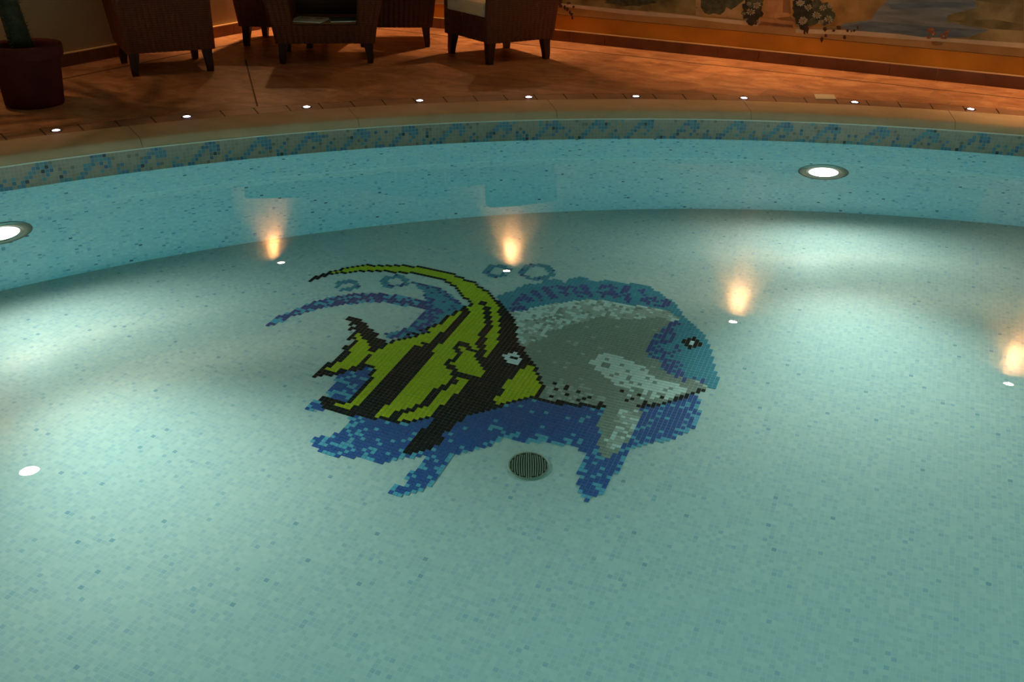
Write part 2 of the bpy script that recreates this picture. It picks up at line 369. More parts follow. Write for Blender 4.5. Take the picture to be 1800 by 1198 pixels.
# ------------------------------------------------------------------ mosaic pictures on the pool floor
# each row: row number, then runs of (first column, length, colour, part)
MOSAIC = [
[3,69,4,12,13],
[4,67,1,7,13,68,6,12,13,96,6,6,4],
[5,66,3,12,13,72,2,12,13,74,1,7,13,89,14,6,4],
[6,66,2,12,13,73,2,12,13,82,3,6,4,88,7,6,4,95,2,7,4,97,3,6,4,100,1,7,4,101,4,6,4],
[7,66,2,12,13,74,2,12,13,81,10,6,4,91,1,7,4,92,3,6,4,95,2,7,4,97,2,6,4,99,2,7,4,101,5,6,4],
[8,59,3,12,12,66,1,7,13,67,1,12,13,74,2,12,13,80,9,6,4,89,5,7,4,94,1,6,4,95,2,7,4,97,3,6,4,100,1,7,4,101,6,6,4],
[9,57,7,12,12,66,2,12,13,73,2,12,13,80,9,6,4,89,2,7,4,91,1,6,4,92,1,7,4,93,2,6,4,95,2,7,4,97,4,6,4,101,1,7,4,102,2,6,4,104,1,7,4,105,2,6,4,107,1,7,4,108,1,6,4],
[10,57,2,12,12,62,1,7,12,63,1,12,12,66,2,12,13,72,3,12,13,76,3,6,4,80,4,6,4,84,2,7,4,86,3,6,4,89,1,7,4,90,2,6,4,92,2,7,4,94,1,6,4,95,1,7,4,96,1,6,4,97,1,7,4,98,4,6,4,102,3,7,4,105,1,6,4,106,3,7,4,109,1,6,4],
[11,57,2,12,12,62,2,12,12,67,1,7,13,68,2,12,13,71,1,12,13,72,1,7,13,73,1,12,13,74,10,6,4,84,3,7,4,87,4,6,4,91,4,7,4,95,1,6,4,96,2,7,4,98,3,6,4,101,2,7,4,103,1,6,4,104,2,7,4,106,1,6,4,107,2,7,4,109,2,6,4],
[12,57,2,12,12,62,1,12,12,69,4,12,13,74,7,6,4,81,3,7,4,84,1,6,4,85,2,7,4,87,2,6,4,89,7,7,4,96,1,6,4,97,2,7,4,99,2,6,4,101,3,7,4,104,3,6,4,107,2,7,4,109,2,6,4],
[13,57,1,12,12,58,1,7,12,62,2,12,12,74,4,6,4,78,4,7,4,82,1,6,4,83,1,7,4,84,2,6,4,86,2,7,4,88,3,6,4,91,1,7,4,92,2,6,4,94,1,7,4,95,2,6,4,97,2,7,4,99,4,6,4,103,1,7,4,104,1,6,4,105,3,7,4,108,4,6,4],
[14,57,6,12,12,73,4,6,4,77,1,7,4,78,1,6,4,79,3,7,4,82,1,6,4,83,6,7,4,89,2,6,4,91,1,7,4,92,6,6,4,98,1,7,4,99,14,6,4],
[15,59,2,12,12,61,1,7,12,71,4,6,4,75,2,7,4,77,4,6,4,81,1,7,4,82,2,6,4,84,1,7,4,85,3,6,4,88,1,7,4,89,12,6,4,101,3,5,3,104,1,3,3,105,1,4,3,106,2,5,3,108,1,4,3,109,1,3,3,110,3,6,4],
[16,70,5,6,4,75,3,7,4,78,2,6,4,80,3,7,4,83,2,6,4,85,2,7,4,87,4,6,4,91,1,4,3,92,2,5,3,94,1,4,3,95,6,5,3,101,2,3,3,103,1,4,3,104,1,5,3,105,3,4,3,108,1,3,3,109,2,4,3,111,3,6,4],
[17,70,6,6,4,76,3,7,4,79,3,6,4,82,1,7,4,83,5,6,4,88,1,4,3,89,2,5,3,91,1,3,3,92,1,4,3,93,2,5,3,95,1,3,3,96,1,5,3,97,1,3,3,98,1,5,3,99,2,4,3,101,1,3,3,102,3,4,3,105,1,5,3,106,4,4,3,110,1,5,3,111,1,4,3,112,1,3,3,113,2,6,5],
[18,39,12,1,0,69,4,6,4,73,2,7,4,75,2,6,4,77,3,7,4,80,7,6,4,87,1,5,3,88,1,4,3,89,2,5,3,91,1,4,3,92,1,3,3,93,2,5,3,95,3,4,3,98,1,5,3,99,1,3,3,100,1,5,3,101,10,4,3,111,2,5,3,113,3,6,5],
[19,35,4,1,0,39,12,0,0,51,3,1,0,69,4,6,4,73,3,7,4,76,2,6,4,78,3,7,4,81,4,6,4,85,2,5,3,87,1,4,3,88,2,5,3,90,1,3,3,91,1,4,3,92,1,5,3,93,3,4,3,96,1,5,3,97,1,4,3,98,3,5,3,101,1,4,3,102,1,5,3,103,4,4,3,107,3,3,3,110,1,4,3,111,1,5,3,112,1,7,5,113,4,6,5],
[20,33,2,1,0,35,19,0,0,54,4,1,0,69,5,6,4,74,3,7,4,77,2,6,4,79,1,7,4,80,4,6,4,84,2,5,3,86,1,3,3,87,4,4,3,91,3,5,3,94,1,3,3,95,1,5,3,96,2,4,3,98,1,5,3,99,3,4,3,102,1,3,3,103,2,5,3,105,6,3,3,111,3,7,5,114,4,6,5],
[21,31,2,1,0,33,25,0,0,58,1,1,0,68,3,6,4,71,2,7,4,73,3,6,4,76,1,7,4,77,6,6,4,83,5,5,3,88,3,4,3,91,2,5,3,93,2,4,3,95,1,3,3,96,1,5,3,97,2,4,3,99,1,3,3,100,2,4,3,102,2,5,3,104,7,3,3,111,2,7,5,113,6,6,5],
[22,29,2,1,0,31,8,0,0,39,11,1,0,50,9,0,0,59,2,1,0,67,5,6,4,72,3,7,4,75,2,6,4,77,1,7,4,78,3,6,4,81,1,4,3,82,4,5,3,86,1,3,3,87,1,5,3,88,6,4,3,94,1,5,3,95,1,3,3,96,2,5,3,98,4,4,3,102,9,3,3,111,1,7,5,112,8,6,5],
[23,26,3,1,0,29,7,0,0,36,3,1,0,50,2,1,0,52,9,0,0,61,2,1,0,67,4,6,4,71,5,7,4,76,4,6,4,80,1,4,3,81,3,5,3,84,1,4,3,85,1,5,3,86,2,4,3,88,1,5,3,89,1,4,3,90,1,3,3,91,3,4,3,94,1,5,3,95,1,3,3,96,2,4,3,98,1,5,3,99,11,3,3,110,1,6,5,111,2,7,5,113,8,6,5],
[24,25,1,1,0,26,6,0,0,32,4,1,0,52,2,1,0,54,9,0,0,63,1,1,0,66,5,6,4,71,2,7,4,73,1,6,4,74,1,7,4,75,4,6,4,79,2,5,3,81,1,4,3,82,1,5,3,83,1,3,3,84,5,4,3,89,1,3,3,90,1,5,3,91,1,3,3,92,2,4,3,94,16,3,3,110,3,7,5,113,8,6,5],
[25,24,1,1,0,25,5,0,0,30,2,1,0,36,1,7,11,37,2,12,11,54,1,1,0,55,9,0,0,64,1,1,0,66,5,6,4,71,1,7,4,72,6,6,4,78,2,5,3,80,2,4,3,82,1,5,3,83,1,3,3,84,1,4,3,85,3,5,3,88,1,4,3,89,2,5,3,91,1,4,3,92,1,5,3,93,15,3,3,108,1,4,3,109,1,3,3,110,4,7,5,114,4,6,5,118,1,8,8,119,3,6,5],
[26,23,1,1,0,24,4,0,0,28,2,1,0,36,5,12,11,55,1,1,0,56,9,0,0,65,1,1,0,67,4,6,4,71,2,7,4,73,4,6,4,77,2,5,3,79,1,4,3,80,1,5,3,81,1,4,3,82,1,5,3,83,2,3,3,85,2,4,3,87,4,5,3,91,1,4,3,92,18,3,3,110,1,6,5,111,1,7,5,112,1,6,5,113,1,7,5,114,3,6,5,117,3,8,8,120,2,6,5],
[27,22,1,1,0,23,3,0,0,26,2,1,0,34,3,12,11,39,2,12,11,42,1,7,6,43,1,6,6,44,3,7,6,47,1,6,6,48,3,7,6,56,1,1,0,57,9,0,0,66,2,1,0,68,3,6,4,71,1,7,4,72,1,6,4,73,2,7,4,75,1,6,4,76,1,5,3,77,1,4,3,78,5,5,3,83,1,4,3,84,1,5,3,85,3,4,3,88,1,5,3,89,3,4,3,92,7,3,3,99,1,4,3,100,9,3,3,109,3,7,5,112,1,6,5,113,1,7,5,114,2,6,5,116,2,8,8,118,1,2,8,119,2,8,8,121,2,6,5],
[28,21,1,1,0,22,3,0,0,25,1,1,0,34,2,12,11,40,2,12,11,44,3,6,6,47,1,7,6,48,2,6,6,50,1,7,6,51,1,6,6,52,1,7,6,57,1,1,0,58,9,0,0,67,2,1,0,69,3,6,4,72,4,7,4,76,4,5,3,80,2,4,3,82,1,5,3,83,3,3,3,86,2,4,3,88,2,5,3,90,1,4,3,91,18,3,3,109,3,7,5,112,1,6,5,113,1,7,5,114,2,6,5,116,2,8,8,118,1,2,8,119,2,8,8,121,2,6,5],
[29,21,1,1,0,22,2,0,0,24,1,1,0,34,2,12,11,40,1,7,11,41,1,12,11,45,6,6,6,51,1,7,6,52,1,6,6,53,1,7,6,54,1,6,6,58,2,1,0,60,3,0,0,63,2,1,0,65,3,0,0,68,2,1,0,70,1,6,4,71,3,7,4,74,1,6,4,75,1,5,3,76,1,4,3,77,3,5,3,80,1,4,3,81,1,5,3,82,1,3,3,83,1,5,3,84,1,3,3,85,3,5,3,88,1,3,3,89,1,4,3,90,19,3,3,109,2,6,5,111,3,7,5,114,3,6,5,117,3,8,8,120,4,6,5],
[30,20,1,1,0,21,1,0,0,22,2,1,0,34,3,12,11,39,1,12,11,40,1,7,11,47,2,6,6,49,1,7,6,50,3,6,6,53,2,7,6,55,1,6,6,60,1,1,0,61,2,0,0,63,2,1,0,65,4,0,0,69,2,1,0,71,1,6,4,72,1,7,4,73,5,5,3,78,1,3,3,79,2,5,3,81,1,3,3,82,1,4,3,83,1,3,3,84,2,5,3,86,1,3,3,87,1,5,3,88,1,4,3,89,3,3,3,92,1,4,3,93,16,3,3,109,4,7,5,113,2,6,5,115,1,7,5,116,2,6,5,118,1,8,8,119,5,6,5],
[31,19,1,1,0,20,1,0,0,21,1,1,0,35,2,12,11,37,2,7,11,48,7,6,6,55,3,7,6,61,1,1,0,62,3,0,0,65,2,1,0,67,2,0,0,69,3,1,0,72,3,4,3,75,3,5,3,78,1,4,3,79,1,5,3,80,1,4,3,81,1,3,3,82,2,5,3,84,1,4,3,85,1,5,3,86,2,4,3,88,21,3,3,109,2,7,5,111,4,6,5,115,1,7,5,116,8,6,5],
[32,19,2,1,0,36,3,12,11,48,1,7,6,49,8,6,6,57,2,7,6,61,1,1,0,62,3,0,0,65,2,1,0,67,2,0,0,69,4,1,0,73,1,4,3,74,5,5,3,79,1,3,3,80,3,4,3,83,2,3,3,85,1,4,3,86,1,5,3,87,22,3,3,109,1,7,5,110,1,6,5,111,1,7,5,112,4,6,5,116,1,7,5,117,8,6,5],
[33,18,2,1,0,26,3,12,10,49,3,7,6,52,2,6,6,54,1,7,6,55,5,6,6,60,1,1,0,61,5,0,0,66,2,1,0,68,2,0,0,70,4,1,0,74,1,4,3,75,2,5,3,77,1,3,3,78,2,4,3,80,1,3,3,81,1,5,3,82,1,3,3,83,1,5,3,84,2,4,3,86,1,5,3,87,22,3,3,109,2,7,5,111,1,6,5,112,1,7,5,113,2,6,5,115,1,7,5,116,9,6,5],
[34,18,2,1,0,25,5,12,10,50,1,6,6,51,1,7,6,52,5,6,6,57,1,7,6,58,2,6,6,60,2,1,0,62,4,0,0,66,2,1,0,68,3,0,0,71,4,1,0,75,1,5,3,76,4,4,3,80,2,5,3,82,1,4,3,83,2,5,3,85,1,4,3,86,9,3,3,95,1,4,3,96,13,3,3,109,6,7,5,115,10,6,5],
[35,17,2,1,0,24,3,12,10,29,1,12,10,30,1,7,10,41,1,11,9,42,3,10,9,45,1,11,9,46,1,10,9,47,3,11,9,50,2,7,6,52,6,6,6,58,1,7,6,59,1,6,6,60,3,1,0,63,4,0,0,67,2,1,0,69,2,0,0,71,4,1,0,75,1,4,3,76,2,5,3,78,2,4,3,80,2,5,3,82,1,4,3,83,1,5,3,84,1,4,3,85,24,3,3,109,1,7,5,110,1,6,5,111,1,7,5,112,1,6,5,113,1,7,5,114,1,6,5,115,1,7,5,116,10,6,5],
[36,17,2,1,0,24,2,12,10,29,2,12,10,37,3,11,9,40,1,10,9,41,1,11,9,42,2,10,9,44,1,11,9,45,1,10,9,46,1,11,9,47,2,10,9,49,1,11,9,50,1,7,6,51,1,6,6,52,1,7,6,53,4,6,6,57,1,7,6,58,1,6,6,59,1,1,0,60,1,0,0,61,2,1,0,63,4,0,0,67,2,1,0,69,2,0,0,71,5,1,0,76,2,5,3,78,1,4,3,79,2,5,3,81,1,4,3,82,1,3,3,83,1,5,3,84,26,3,3,110,1,7,5,111,2,6,5,113,1,7,5,114,12,6,5],
[37,17,1,1,0,25,1,12,10,28,2,12,10,35,4,11,9,39,2,10,9,41,2,11,9,43,1,10,9,44,4,11,9,48,1,10,9,49,2,11,9,51,2,7,6,53,1,6,6,54,2,7,6,56,3,6,6,59,1,1,0,60,1,0,0,61,2,1,0,63,5,0,0,68,2,1,0,70,2,0,0,72,5,1,0,77,1,4,3,78,1,5,3,79,2,4,3,81,1,5,3,82,1,4,3,83,1,5,3,84,26,3,3,110,1,6,5,111,7,7,5,118,8,6,5],
[38,17,1,1,0,25,1,12,10,27,3,12,10,33,1,11,9,34,1,10,9,35,11,11,9,46,1,10,9,47,4,11,9,51,6,7,6,57,2,6,6,59,1,1,0,60,1,0,0,61,2,1,0,63,5,0,0,68,2,1,0,70,2,0,0,72,5,1,0,77,1,5,3,78,1,4,3,79,1,3,3,80,1,5,3,81,2,4,3,83,2,5,3,85,5,3,3,90,1,4,3,91,1,3,3,92,1,4,3,93,5,3,3,98,1,4,3,99,14,3,3,113,1,6,5,114,1,7,5,115,1,6,5,116,1,7,5,117,1,6,5,118,1,7,5,119,8,6,5],
[39,27,1,12,10,31,5,11,9,36,1,10,9,37,3,11,9,40,1,10,9,41,2,11,9,43,2,10,9,45,1,11,9,46,1,10,9,52,1,6,6,53,1,7,6,54,1,6,6,55,1,7,6,56,2,6,6,58,1,1,0,59,2,0,0,61,2,1,0,63,6,0,0,69,2,1,0,71,2,0,0,73,4,1,0,77,2,5,3,79,5,4,3,84,8,3,3,92,1,4,3,93,21,3,3,114,4,7,5,118,9,6,5],
[40,30,2,11,9,32,2,10,9,34,3,11,9,37,1,10,9,38,2,11,9,52,3,7,6,55,3,6,6,58,1,1,0,59,2,0,0,61,2,1,0,63,6,0,0,69,2,1,0,71,2,0,0,73,5,1,0,78,3,4,3,81,2,3,3,83,1,4,3,84,16,3,3,100,5,5,3,105,9,3,3,114,3,7,5,117,1,6,5,118,1,7,5,119,9,6,5],
[41,29,1,10,9,30,1,11,9,31,1,10,9,32,3,11,9,35,1,10,9,36,1,11,9,37,1,10,9,52,1,7,6,53,1,6,6,54,3,7,6,57,1,6,6,58,1,1,0,59,2,0,0,61,2,1,0,63,6,0,0,69,2,1,0,71,2,0,0,73,5,1,0,78,2,5,3,80,2,4,3,82,1,5,3,83,16,3,3,99,9,5,3,108,4,3,3,112,1,4,3,113,1,3,3,114,1,6,5,115,5,7,5,120,8,6,5],
[42,28,2,11,9,30,1,10,9,31,3,11,9,34,2,10,9,52,4,7,6,56,2,6,6,58,1,1,0,59,2,0,0,61,2,1,0,63,6,0,0,69,2,1,0,71,3,0,0,74,5,1,0,79,2,5,3,81,1,4,3,82,13,3,3,95,1,4,3,96,3,3,3,99,2,5,3,101,1,3,3,102,9,5,3,111,5,3,3,116,1,7,5,117,1,6,5,118,2,7,5,120,2,6,5,122,1,7,5,123,1,6,5,124,1,7,5,125,3,6,5],
[43,27,1,10,9,28,1,11,9,29,1,10,9,30,1,11,9,31,1,10,9,32,3,11,9,52,2,7,6,54,1,6,6,55,2,7,6,57,1,6,6,58,1,1,0,59,2,0,0,61,2,1,0,63,6,0,0,69,2,1,0,71,3,0,0,74,5,1,0,79,1,3,3,80,1,5,3,81,1,4,3,82,17,3,3,99,6,5,3,105,1,3,3,106,4,5,3,110,1,3,3,111,1,5,3,112,6,3,3,118,1,7,5,119,1,3,3,120,1,7,5,121,2,3,3,124,1,7,5,125,3,6,5],
[44,26,1,10,9,27,6,11,9,33,1,10,9,52,3,6,6,55,1,7,6,56,1,6,6,57,1,1,0,58,3,0,0,61,2,1,0,63,6,0,0,69,2,1,0,71,3,0,0,74,6,1,0,80,1,3,3,81,1,4,3,82,16,3,3,98,3,5,3,101,2,3,3,103,9,5,3,112,8,3,3,120,1,7,5,121,4,3,3,126,2,6,5],
[45,26,1,11,9,27,2,10,9,29,3,11,9,52,1,7,6,53,1,6,6,54,3,7,6,57,1,1,0,58,3,0,0,61,2,1,0,63,7,0,0,70,2,1,0,72,3,0,0,75,7,1,0,82,3,3,3,85,1,4,3,86,12,3,3,98,3,5,3,101,2,3,3,103,4,5,3,107,1,3,3,108,6,5,3,114,12,3,3],
[46,25,3,11,9,28,1,10,9,29,2,11,9,52,1,7,6,53,1,6,6,54,1,7,6,55,1,6,6,56,1,1,0,57,4,0,0,61,2,1,0,63,7,0,0,70,2,1,0,72,3,0,0,75,7,1,0,82,18,3,3,100,12,5,3,112,1,3,3,113,7,5,3,120,4,3,3,124,2,1,3],
[47,24,1,11,9,25,3,10,9,28,2,11,9,52,4,7,6,56,1,1,0,57,3,0,0,60,3,1,0,63,7,0,0,70,2,1,0,72,3,0,0,75,8,1,0,83,10,3,3,93,1,4,3,94,6,3,3,100,5,5,3,105,1,3,3,106,2,5,3,108,1,3,3,109,5,5,3,114,1,3,3,115,7,5,3,122,2,3,3,124,1,1,3],
[48,24,1,11,9,25,1,10,9,26,2,11,9,28,1,10,9,52,2,6,6,54,1,7,6,55,1,1,0,56,1,7,6,57,1,1,0,58,2,0,0,60,3,1,0,63,7,0,0,70,3,1,0,73,2,0,0,75,5,1,0,80,1,2,2,81,3,1,0,84,6,3,3,90,1,4,3,91,11,3,3,102,2,5,3,104,1,3,3,105,3,5,3,108,1,3,3,109,9,5,3,118,1,3,3,119,3,5,3,122,1,3,3,123,1,1,3],
[49,23,1,10,9,24,4,11,9,51,1,7,6,52,4,6,6,56,1,1,0,57,3,0,0,60,3,1,0,63,3,0,0,66,3,1,0,69,2,0,0,71,2,1,0,73,2,0,0,75,4,1,0,79,3,2,2,82,3,1,0,85,8,3,3,93,1,4,3,94,9,3,3,103,6,5,3,109,1,3,3,110,1,5,3,111,1,3,3,112,5,5,3,117,1,3,3,118,3,5,3,121,1,3,3,122,1,1,3,123,2,9,9],
[50,23,4,11,9,36,2,1,1,38,2,1,0,51,3,7,6,54,2,1,0,56,4,0,0,60,3,1,0,63,3,0,0,66,4,1,0,70,2,0,0,72,2,1,0,74,1,0,0,75,3,1,0,78,2,2,2,80,2,1,2,82,1,2,2,83,3,1,0,86,19,3,3,105,2,5,3,107,1,3,3,108,12,5,3,120,1,3,3,121,2,1,3,123,2,9,9,125,1,10,9],
[51,23,2,11,9,25,2,10,9,36,4,1,1,40,2,1,0,50,1,6,6,51,1,7,6,52,1,6,6,53,1,1,0,54,1,6,6,55,1,1,0,56,4,0,0,60,3,1,0,63,3,0,0,66,1,1,0,67,2,0,0,69,5,1,0,74,1,0,0,75,4,1,0,79,4,2,2,83,4,1,0,87,19,3,3,106,4,5,3,110,3,3,3,113,1,5,3,114,1,3,3,115,1,5,3,116,2,3,3,118,2,5,3,120,2,1,3,122,4,9,9],
[52,22,3,10,9,25,1,11,9,38,4,1,1,42,1,1,0,49,2,6,6,51,1,7,6,52,1,6,6,53,1,7,6,54,1,1,0,55,5,0,0,60,2,1,0,62,4,0,0,66,2,1,0,68,4,0,0,72,2,1,0,74,1,0,0,75,5,1,0,80,3,2,2,83,2,1,0,85,2,0,0,87,1,1,0,88,10,3,3,98,1,4,3,99,11,3,3,110,1,5,3,111,2,3,3,113,1,5,3,114,1,3,3,115,2,5,3,117,1,1,3,118,1,5,3,119,1,3,3,120,1,1,3,121,2,9,9,123,1,10,9,124,1,9,9,125,1,10,9],
[53,22,2,11,9,24,1,10,9,38,1,1,1,40,4,1,1,44,1,1,0,48,1,7,6,49,1,6,6,50,2,7,6,52,1,6,6,53,1,1,0,54,4,0,0,58,4,1,0,62,5,0,0,67,2,1,0,69,3,0,0,72,13,1,0,85,2,0,0,87,1,1,0,88,20,3,3,108,1,1,3,109,3,3,3,112,1,1,3,113,2,3,3,115,1,5,3,116,3,3,3,119,1,1,3,120,3,9,9,123,1,10,9,124,1,9,9,125,1,10,9],
[54,22,1,11,9,23,1,10,9,24,1,11,9,39,7,1,1,46,1,1,0,49,1,6,6,50,1,7,6,52,1,1,0,53,6,0,0,59,3,1,0,62,6,0,0,68,1,1,0,69,4,0,0,73,11,1,0,84,4,0,0,88,1,1,0,89,5,3,3,94,1,4,3,95,4,3,3,99,1,4,3,100,10,3,3,110,1,5,3,111,2,3,3,113,1,5,3,114,4,3,3,118,1,1,3,119,1,9,9,120,1,10,9,121,1,9,9,122,1,10,9,123,3,9,9,126,1,10,9],
[55,21,1,10,9,22,2,11,9,39,1,1,1,41,6,1,1,51,1,1,0,52,5,0,0,57,5,1,0,62,6,0,0,68,1,1,0,69,5,0,0,74,10,1,0,84,5,0,0,89,1,1,0,90,4,3,3,94,1,4,3,95,4,3,3,99,3,4,3,102,9,3,3,111,1,1,3,112,2,3,3,114,1,1,3,115,1,3,3,116,2,1,3,118,1,10,9,119,5,9,9,124,1,10,9,125,2,9,9],
[56,21,2,11,9,41,1,1,1,42,1,0,1,43,6,1,1,49,1,1,0,51,1,1,0,52,5,0,0,57,6,1,0,63,5,0,0,68,1,1,0,69,6,0,0,75,9,1,0,84,5,0,0,89,1,1,0,90,3,3,3,93,1,1,3,94,2,4,3,96,1,1,3,97,1,4,3,98,12,3,3,110,1,1,3,111,3,3,3,114,3,1,3,117,8,9,9,125,2,10,9],
[57,20,3,11,9,41,1,1,1,42,2,0,1,44,7,1,1,51,6,0,0,57,6,1,0,63,4,0,0,67,2,1,0,69,7,0,0,76,8,1,0,84,6,0,0,90,1,1,0,91,3,3,3,94,1,4,3,95,1,3,3,96,1,1,3,97,2,4,3,99,1,1,3,100,1,3,3,101,2,4,3,103,1,3,3,104,2,4,3,106,7,3,3,113,2,1,3,115,3,9,9,118,1,10,9,119,7,9,9,126,1,10,9],
[58,20,1,11,9,21,1,10,9,22,1,11,9,41,2,1,1,43,3,0,1,46,5,1,1,51,6,0,0,57,6,1,0,63,4,0,0,67,1,1,0,68,9,0,0,77,7,1,0,84,7,0,0,91,1,1,0,92,2,4,3,94,1,1,3,95,1,4,3,96,4,3,3,100,1,4,3,101,1,3,3,102,1,1,3,103,1,3,3,104,2,4,3,106,5,3,3,111,3,3,7,114,1,9,9,115,1,10,9,116,8,9,9,124,1,10,9,125,1,9,9,126,1,10,9],
[59,20,3,10,9,41,1,1,1,43,1,1,1,44,3,0,1,47,4,1,1,51,6,0,0,57,6,1,0,63,4,0,0,67,3,1,0,70,7,0,0,77,6,1,0,83,8,0,0,91,1,1,0,92,1,3,3,93,1,4,3,94,2,3,3,96,1,4,3,97,1,1,3,98,1,3,3,99,1,4,3,100,1,3,3,101,1,1,3,102,3,3,3,105,1,1,3,106,3,3,3,109,4,3,7,113,1,5,7,114,1,3,7,115,3,9,9,118,1,10,9,119,1,9,9,120,1,10,9,121,5,9,9,126,1,10,9],
[60,20,2,10,9,43,1,1,1,44,4,0,1,48,2,1,1,50,7,0,0,57,6,1,0,63,5,0,0,68,3,1,0,71,6,0,0,77,6,1,0,83,8,0,0,91,1,1,0,92,1,3,3,93,2,4,3,95,3,3,3,98,1,4,3,99,1,3,3,100,1,1,3,101,1,3,3,102,1,4,3,103,2,3,3,105,2,1,3,107,3,3,7,110,2,5,7,112,1,4,7,113,2,3,7,115,9,9,9,124,1,10,9,125,2,9,9],
[61,20,2,11,9,43,1,1,1,44,4,0,1,48,2,1,1,50,7,0,0,57,6,1,0,63,7,0,0,70,13,1,0,83,8,0,0,91,1,1,0,92,2,3,3,94,1,1,3,95,1,3,3,96,1,4,3,97,2,3,3,99,1,4,3,100,1,3,3,101,5,1,3,106,1,10,9,107,3,3,7,110,1,5,7,111,4,4,7,115,2,9,9,117,1,10,9,118,7,9,9,125,1,10,9],
[62,20,1,11,9,42,2,1,1,44,5,0,1,49,8,0,0,57,6,1,0,63,7,0,0,70,13,1,0,83,8,0,0,91,1,1,0,92,2,3,3,94,1,4,3,95,1,3,3,96,6,1,3,102,2,9,9,104,1,10,9,105,2,9,9,107,3,3,7,110,1,4,7,111,1,5,7,112,1,4,7,113,2,5,7,115,8,9,9,123,3,10,9],
[63,42,2,1,1,44,5,0,1,49,1,1,1,50,7,0,0,57,6,1,0,63,8,0,0,71,1,1,0,72,3,0,0,75,9,1,0,84,6,0,0,90,1,1,0,91,7,1,3,98,8,9,9,106,1,10,9,107,4,3,7,111,4,4,7,115,2,9,9,117,1,10,9,118,7,9,9],
[64,43,2,1,1,45,4,0,1,49,1,1,1,50,7,0,0,57,6,1,0,63,8,0,0,71,2,1,0,73,2,0,0,75,9,1,0,84,5,0,0,89,1,1,0,90,1,9,9,91,1,10,9,92,15,9,9,107,3,3,7,110,2,4,7,112,1,5,7,113,1,4,7,114,1,5,7,115,1,9,9,116,1,10,9,117,3,9,9,120,1,10,9,121,2,9,9,123,1,10,9],
[65,43,2,1,1,45,4,0,1,49,1,1,1,50,7,0,0,57,6,1,0,63,8,0,0,71,2,1,0,73,2,0,0,75,9,1,0,84,4,0,0,88,1,1,0,89,15,9,9,104,1,10,9,105,2,9,9,107,6,3,7,113,1,4,7,114,1,5,7,115,1,10,9,116,8,9,9],
[66,43,2,1,1,45,4,0,1,49,1,1,1,50,7,0,0,57,6,1,0,63,8,0,0,71,1,1,0,72,3,0,0,75,8,1,0,83,4,0,0,87,1,1,0,88,15,9,9,103,1,10,9,104,3,9,9,107,4,3,7,111,2,5,7,113,1,3,7,114,1,4,7,115,6,9,9,121,2,10,9],
[67,43,2,1,1,45,4,0,1,49,2,1,1,51,2,1,0,53,4,0,0,57,6,1,0,63,7,0,0,70,2,1,0,72,3,0,0,75,8,1,0,83,3,0,0,86,1,1,0,87,2,9,9,89,1,10,9,90,5,9,9,95,1,10,9,96,4,9,9,100,1,10,9,101,2,9,9,103,1,10,9,104,3,9,9,107,4,3,7,111,2,4,7,113,1,5,7,114,1,3,7,115,3,9,9,118,1,10,9,119,1,9,9,120,2,10,9],
[68,43,2,1,1,45,4,0,1,49,1,1,1,50,1,1,0,51,1,9,9,52,1,10,9,53,1,1,0,54,3,0,0,57,6,1,0,63,7,0,0,70,2,1,0,72,3,0,0,75,9,1,0,84,1,0,0,85,1,1,0,86,1,10,9,87,5,9,9,92,1,10,9,93,15,9,9,108,3,3,7,111,1,5,7,112,2,3,7,114,1,5,7,115,1,10,9,116,4,9,9],
[69,43,1,1,1,44,4,0,1,48,2,1,1,50,1,1,0,51,2,9,9,53,1,1,0,54,3,0,0,57,6,1,0,63,6,0,0,69,2,1,0,71,3,0,0,74,12,1,0,86,22,9,9,108,1,10,9,109,2,3,7,111,1,5,7,112,1,4,7,113,1,5,7,114,1,3,7,115,1,9,9,116,1,10,9,117,1,9,9,118,1,10,9],
[70,42,2,1,1,44,4,0,1,48,1,1,1,49,1,1,0,50,3,9,9,53,1,1,0,54,3,0,0,57,6,1,0,63,6,0,0,69,2,1,0,71,3,0,0,74,11,1,0,85,24,9,9,109,2,3,7,111,1,5,7,112,2,4,7,114,1,3,7,115,2,9,9,117,1,10,9],
[71,42,2,1,1,44,2,0,1,46,2,1,1,48,1,9,9,49,1,10,9,50,4,9,9,54,1,1,0,55,2,0,0,57,6,1,0,63,6,0,0,69,2,1,0,71,3,0,0,74,10,1,0,84,25,9,9,109,1,3,7,110,1,5,7,111,3,4,7,114,2,9,9,116,1,10,9],
[72,42,1,1,1,43,3,0,1,46,1,1,1,47,1,1,0,48,2,9,9,50,1,10,9,51,1,9,9,52,2,10,9,54,1,1,0,55,2,0,0,57,6,1,0,63,6,0,0,69,2,1,0,71,3,0,0,74,9,1,0,83,13,9,9,96,1,10,9,97,6,9,9,103,1,10,9,104,5,9,9,109,2,3,7,111,1,4,7,112,2,5,7,114,1,9,9,115,1,10,9],
[73,42,4,1,1,46,1,1,0,47,2,9,9,49,1,10,9,50,4,9,9,54,1,1,0,55,2,0,0,57,6,1,0,63,6,0,0,69,2,1,0,71,3,0,0,74,8,1,0,82,23,9,9,105,1,10,9,106,3,9,9,109,2,3,7,111,1,4,7,112,1,5,7,113,1,3,7,114,1,10,9,115,1,9,9],
[74,42,3,1,1,45,1,1,0,47,1,9,9,48,1,10,9,49,5,9,9,54,1,1,0,55,2,0,0,57,6,1,0,63,6,0,0,69,2,1,0,71,2,0,0,73,8,1,0,81,5,9,9,86,1,10,9,87,15,9,9,102,2,10,9,104,1,9,9,105,1,10,9,106,4,9,9,110,4,3,7,114,2,9,9],
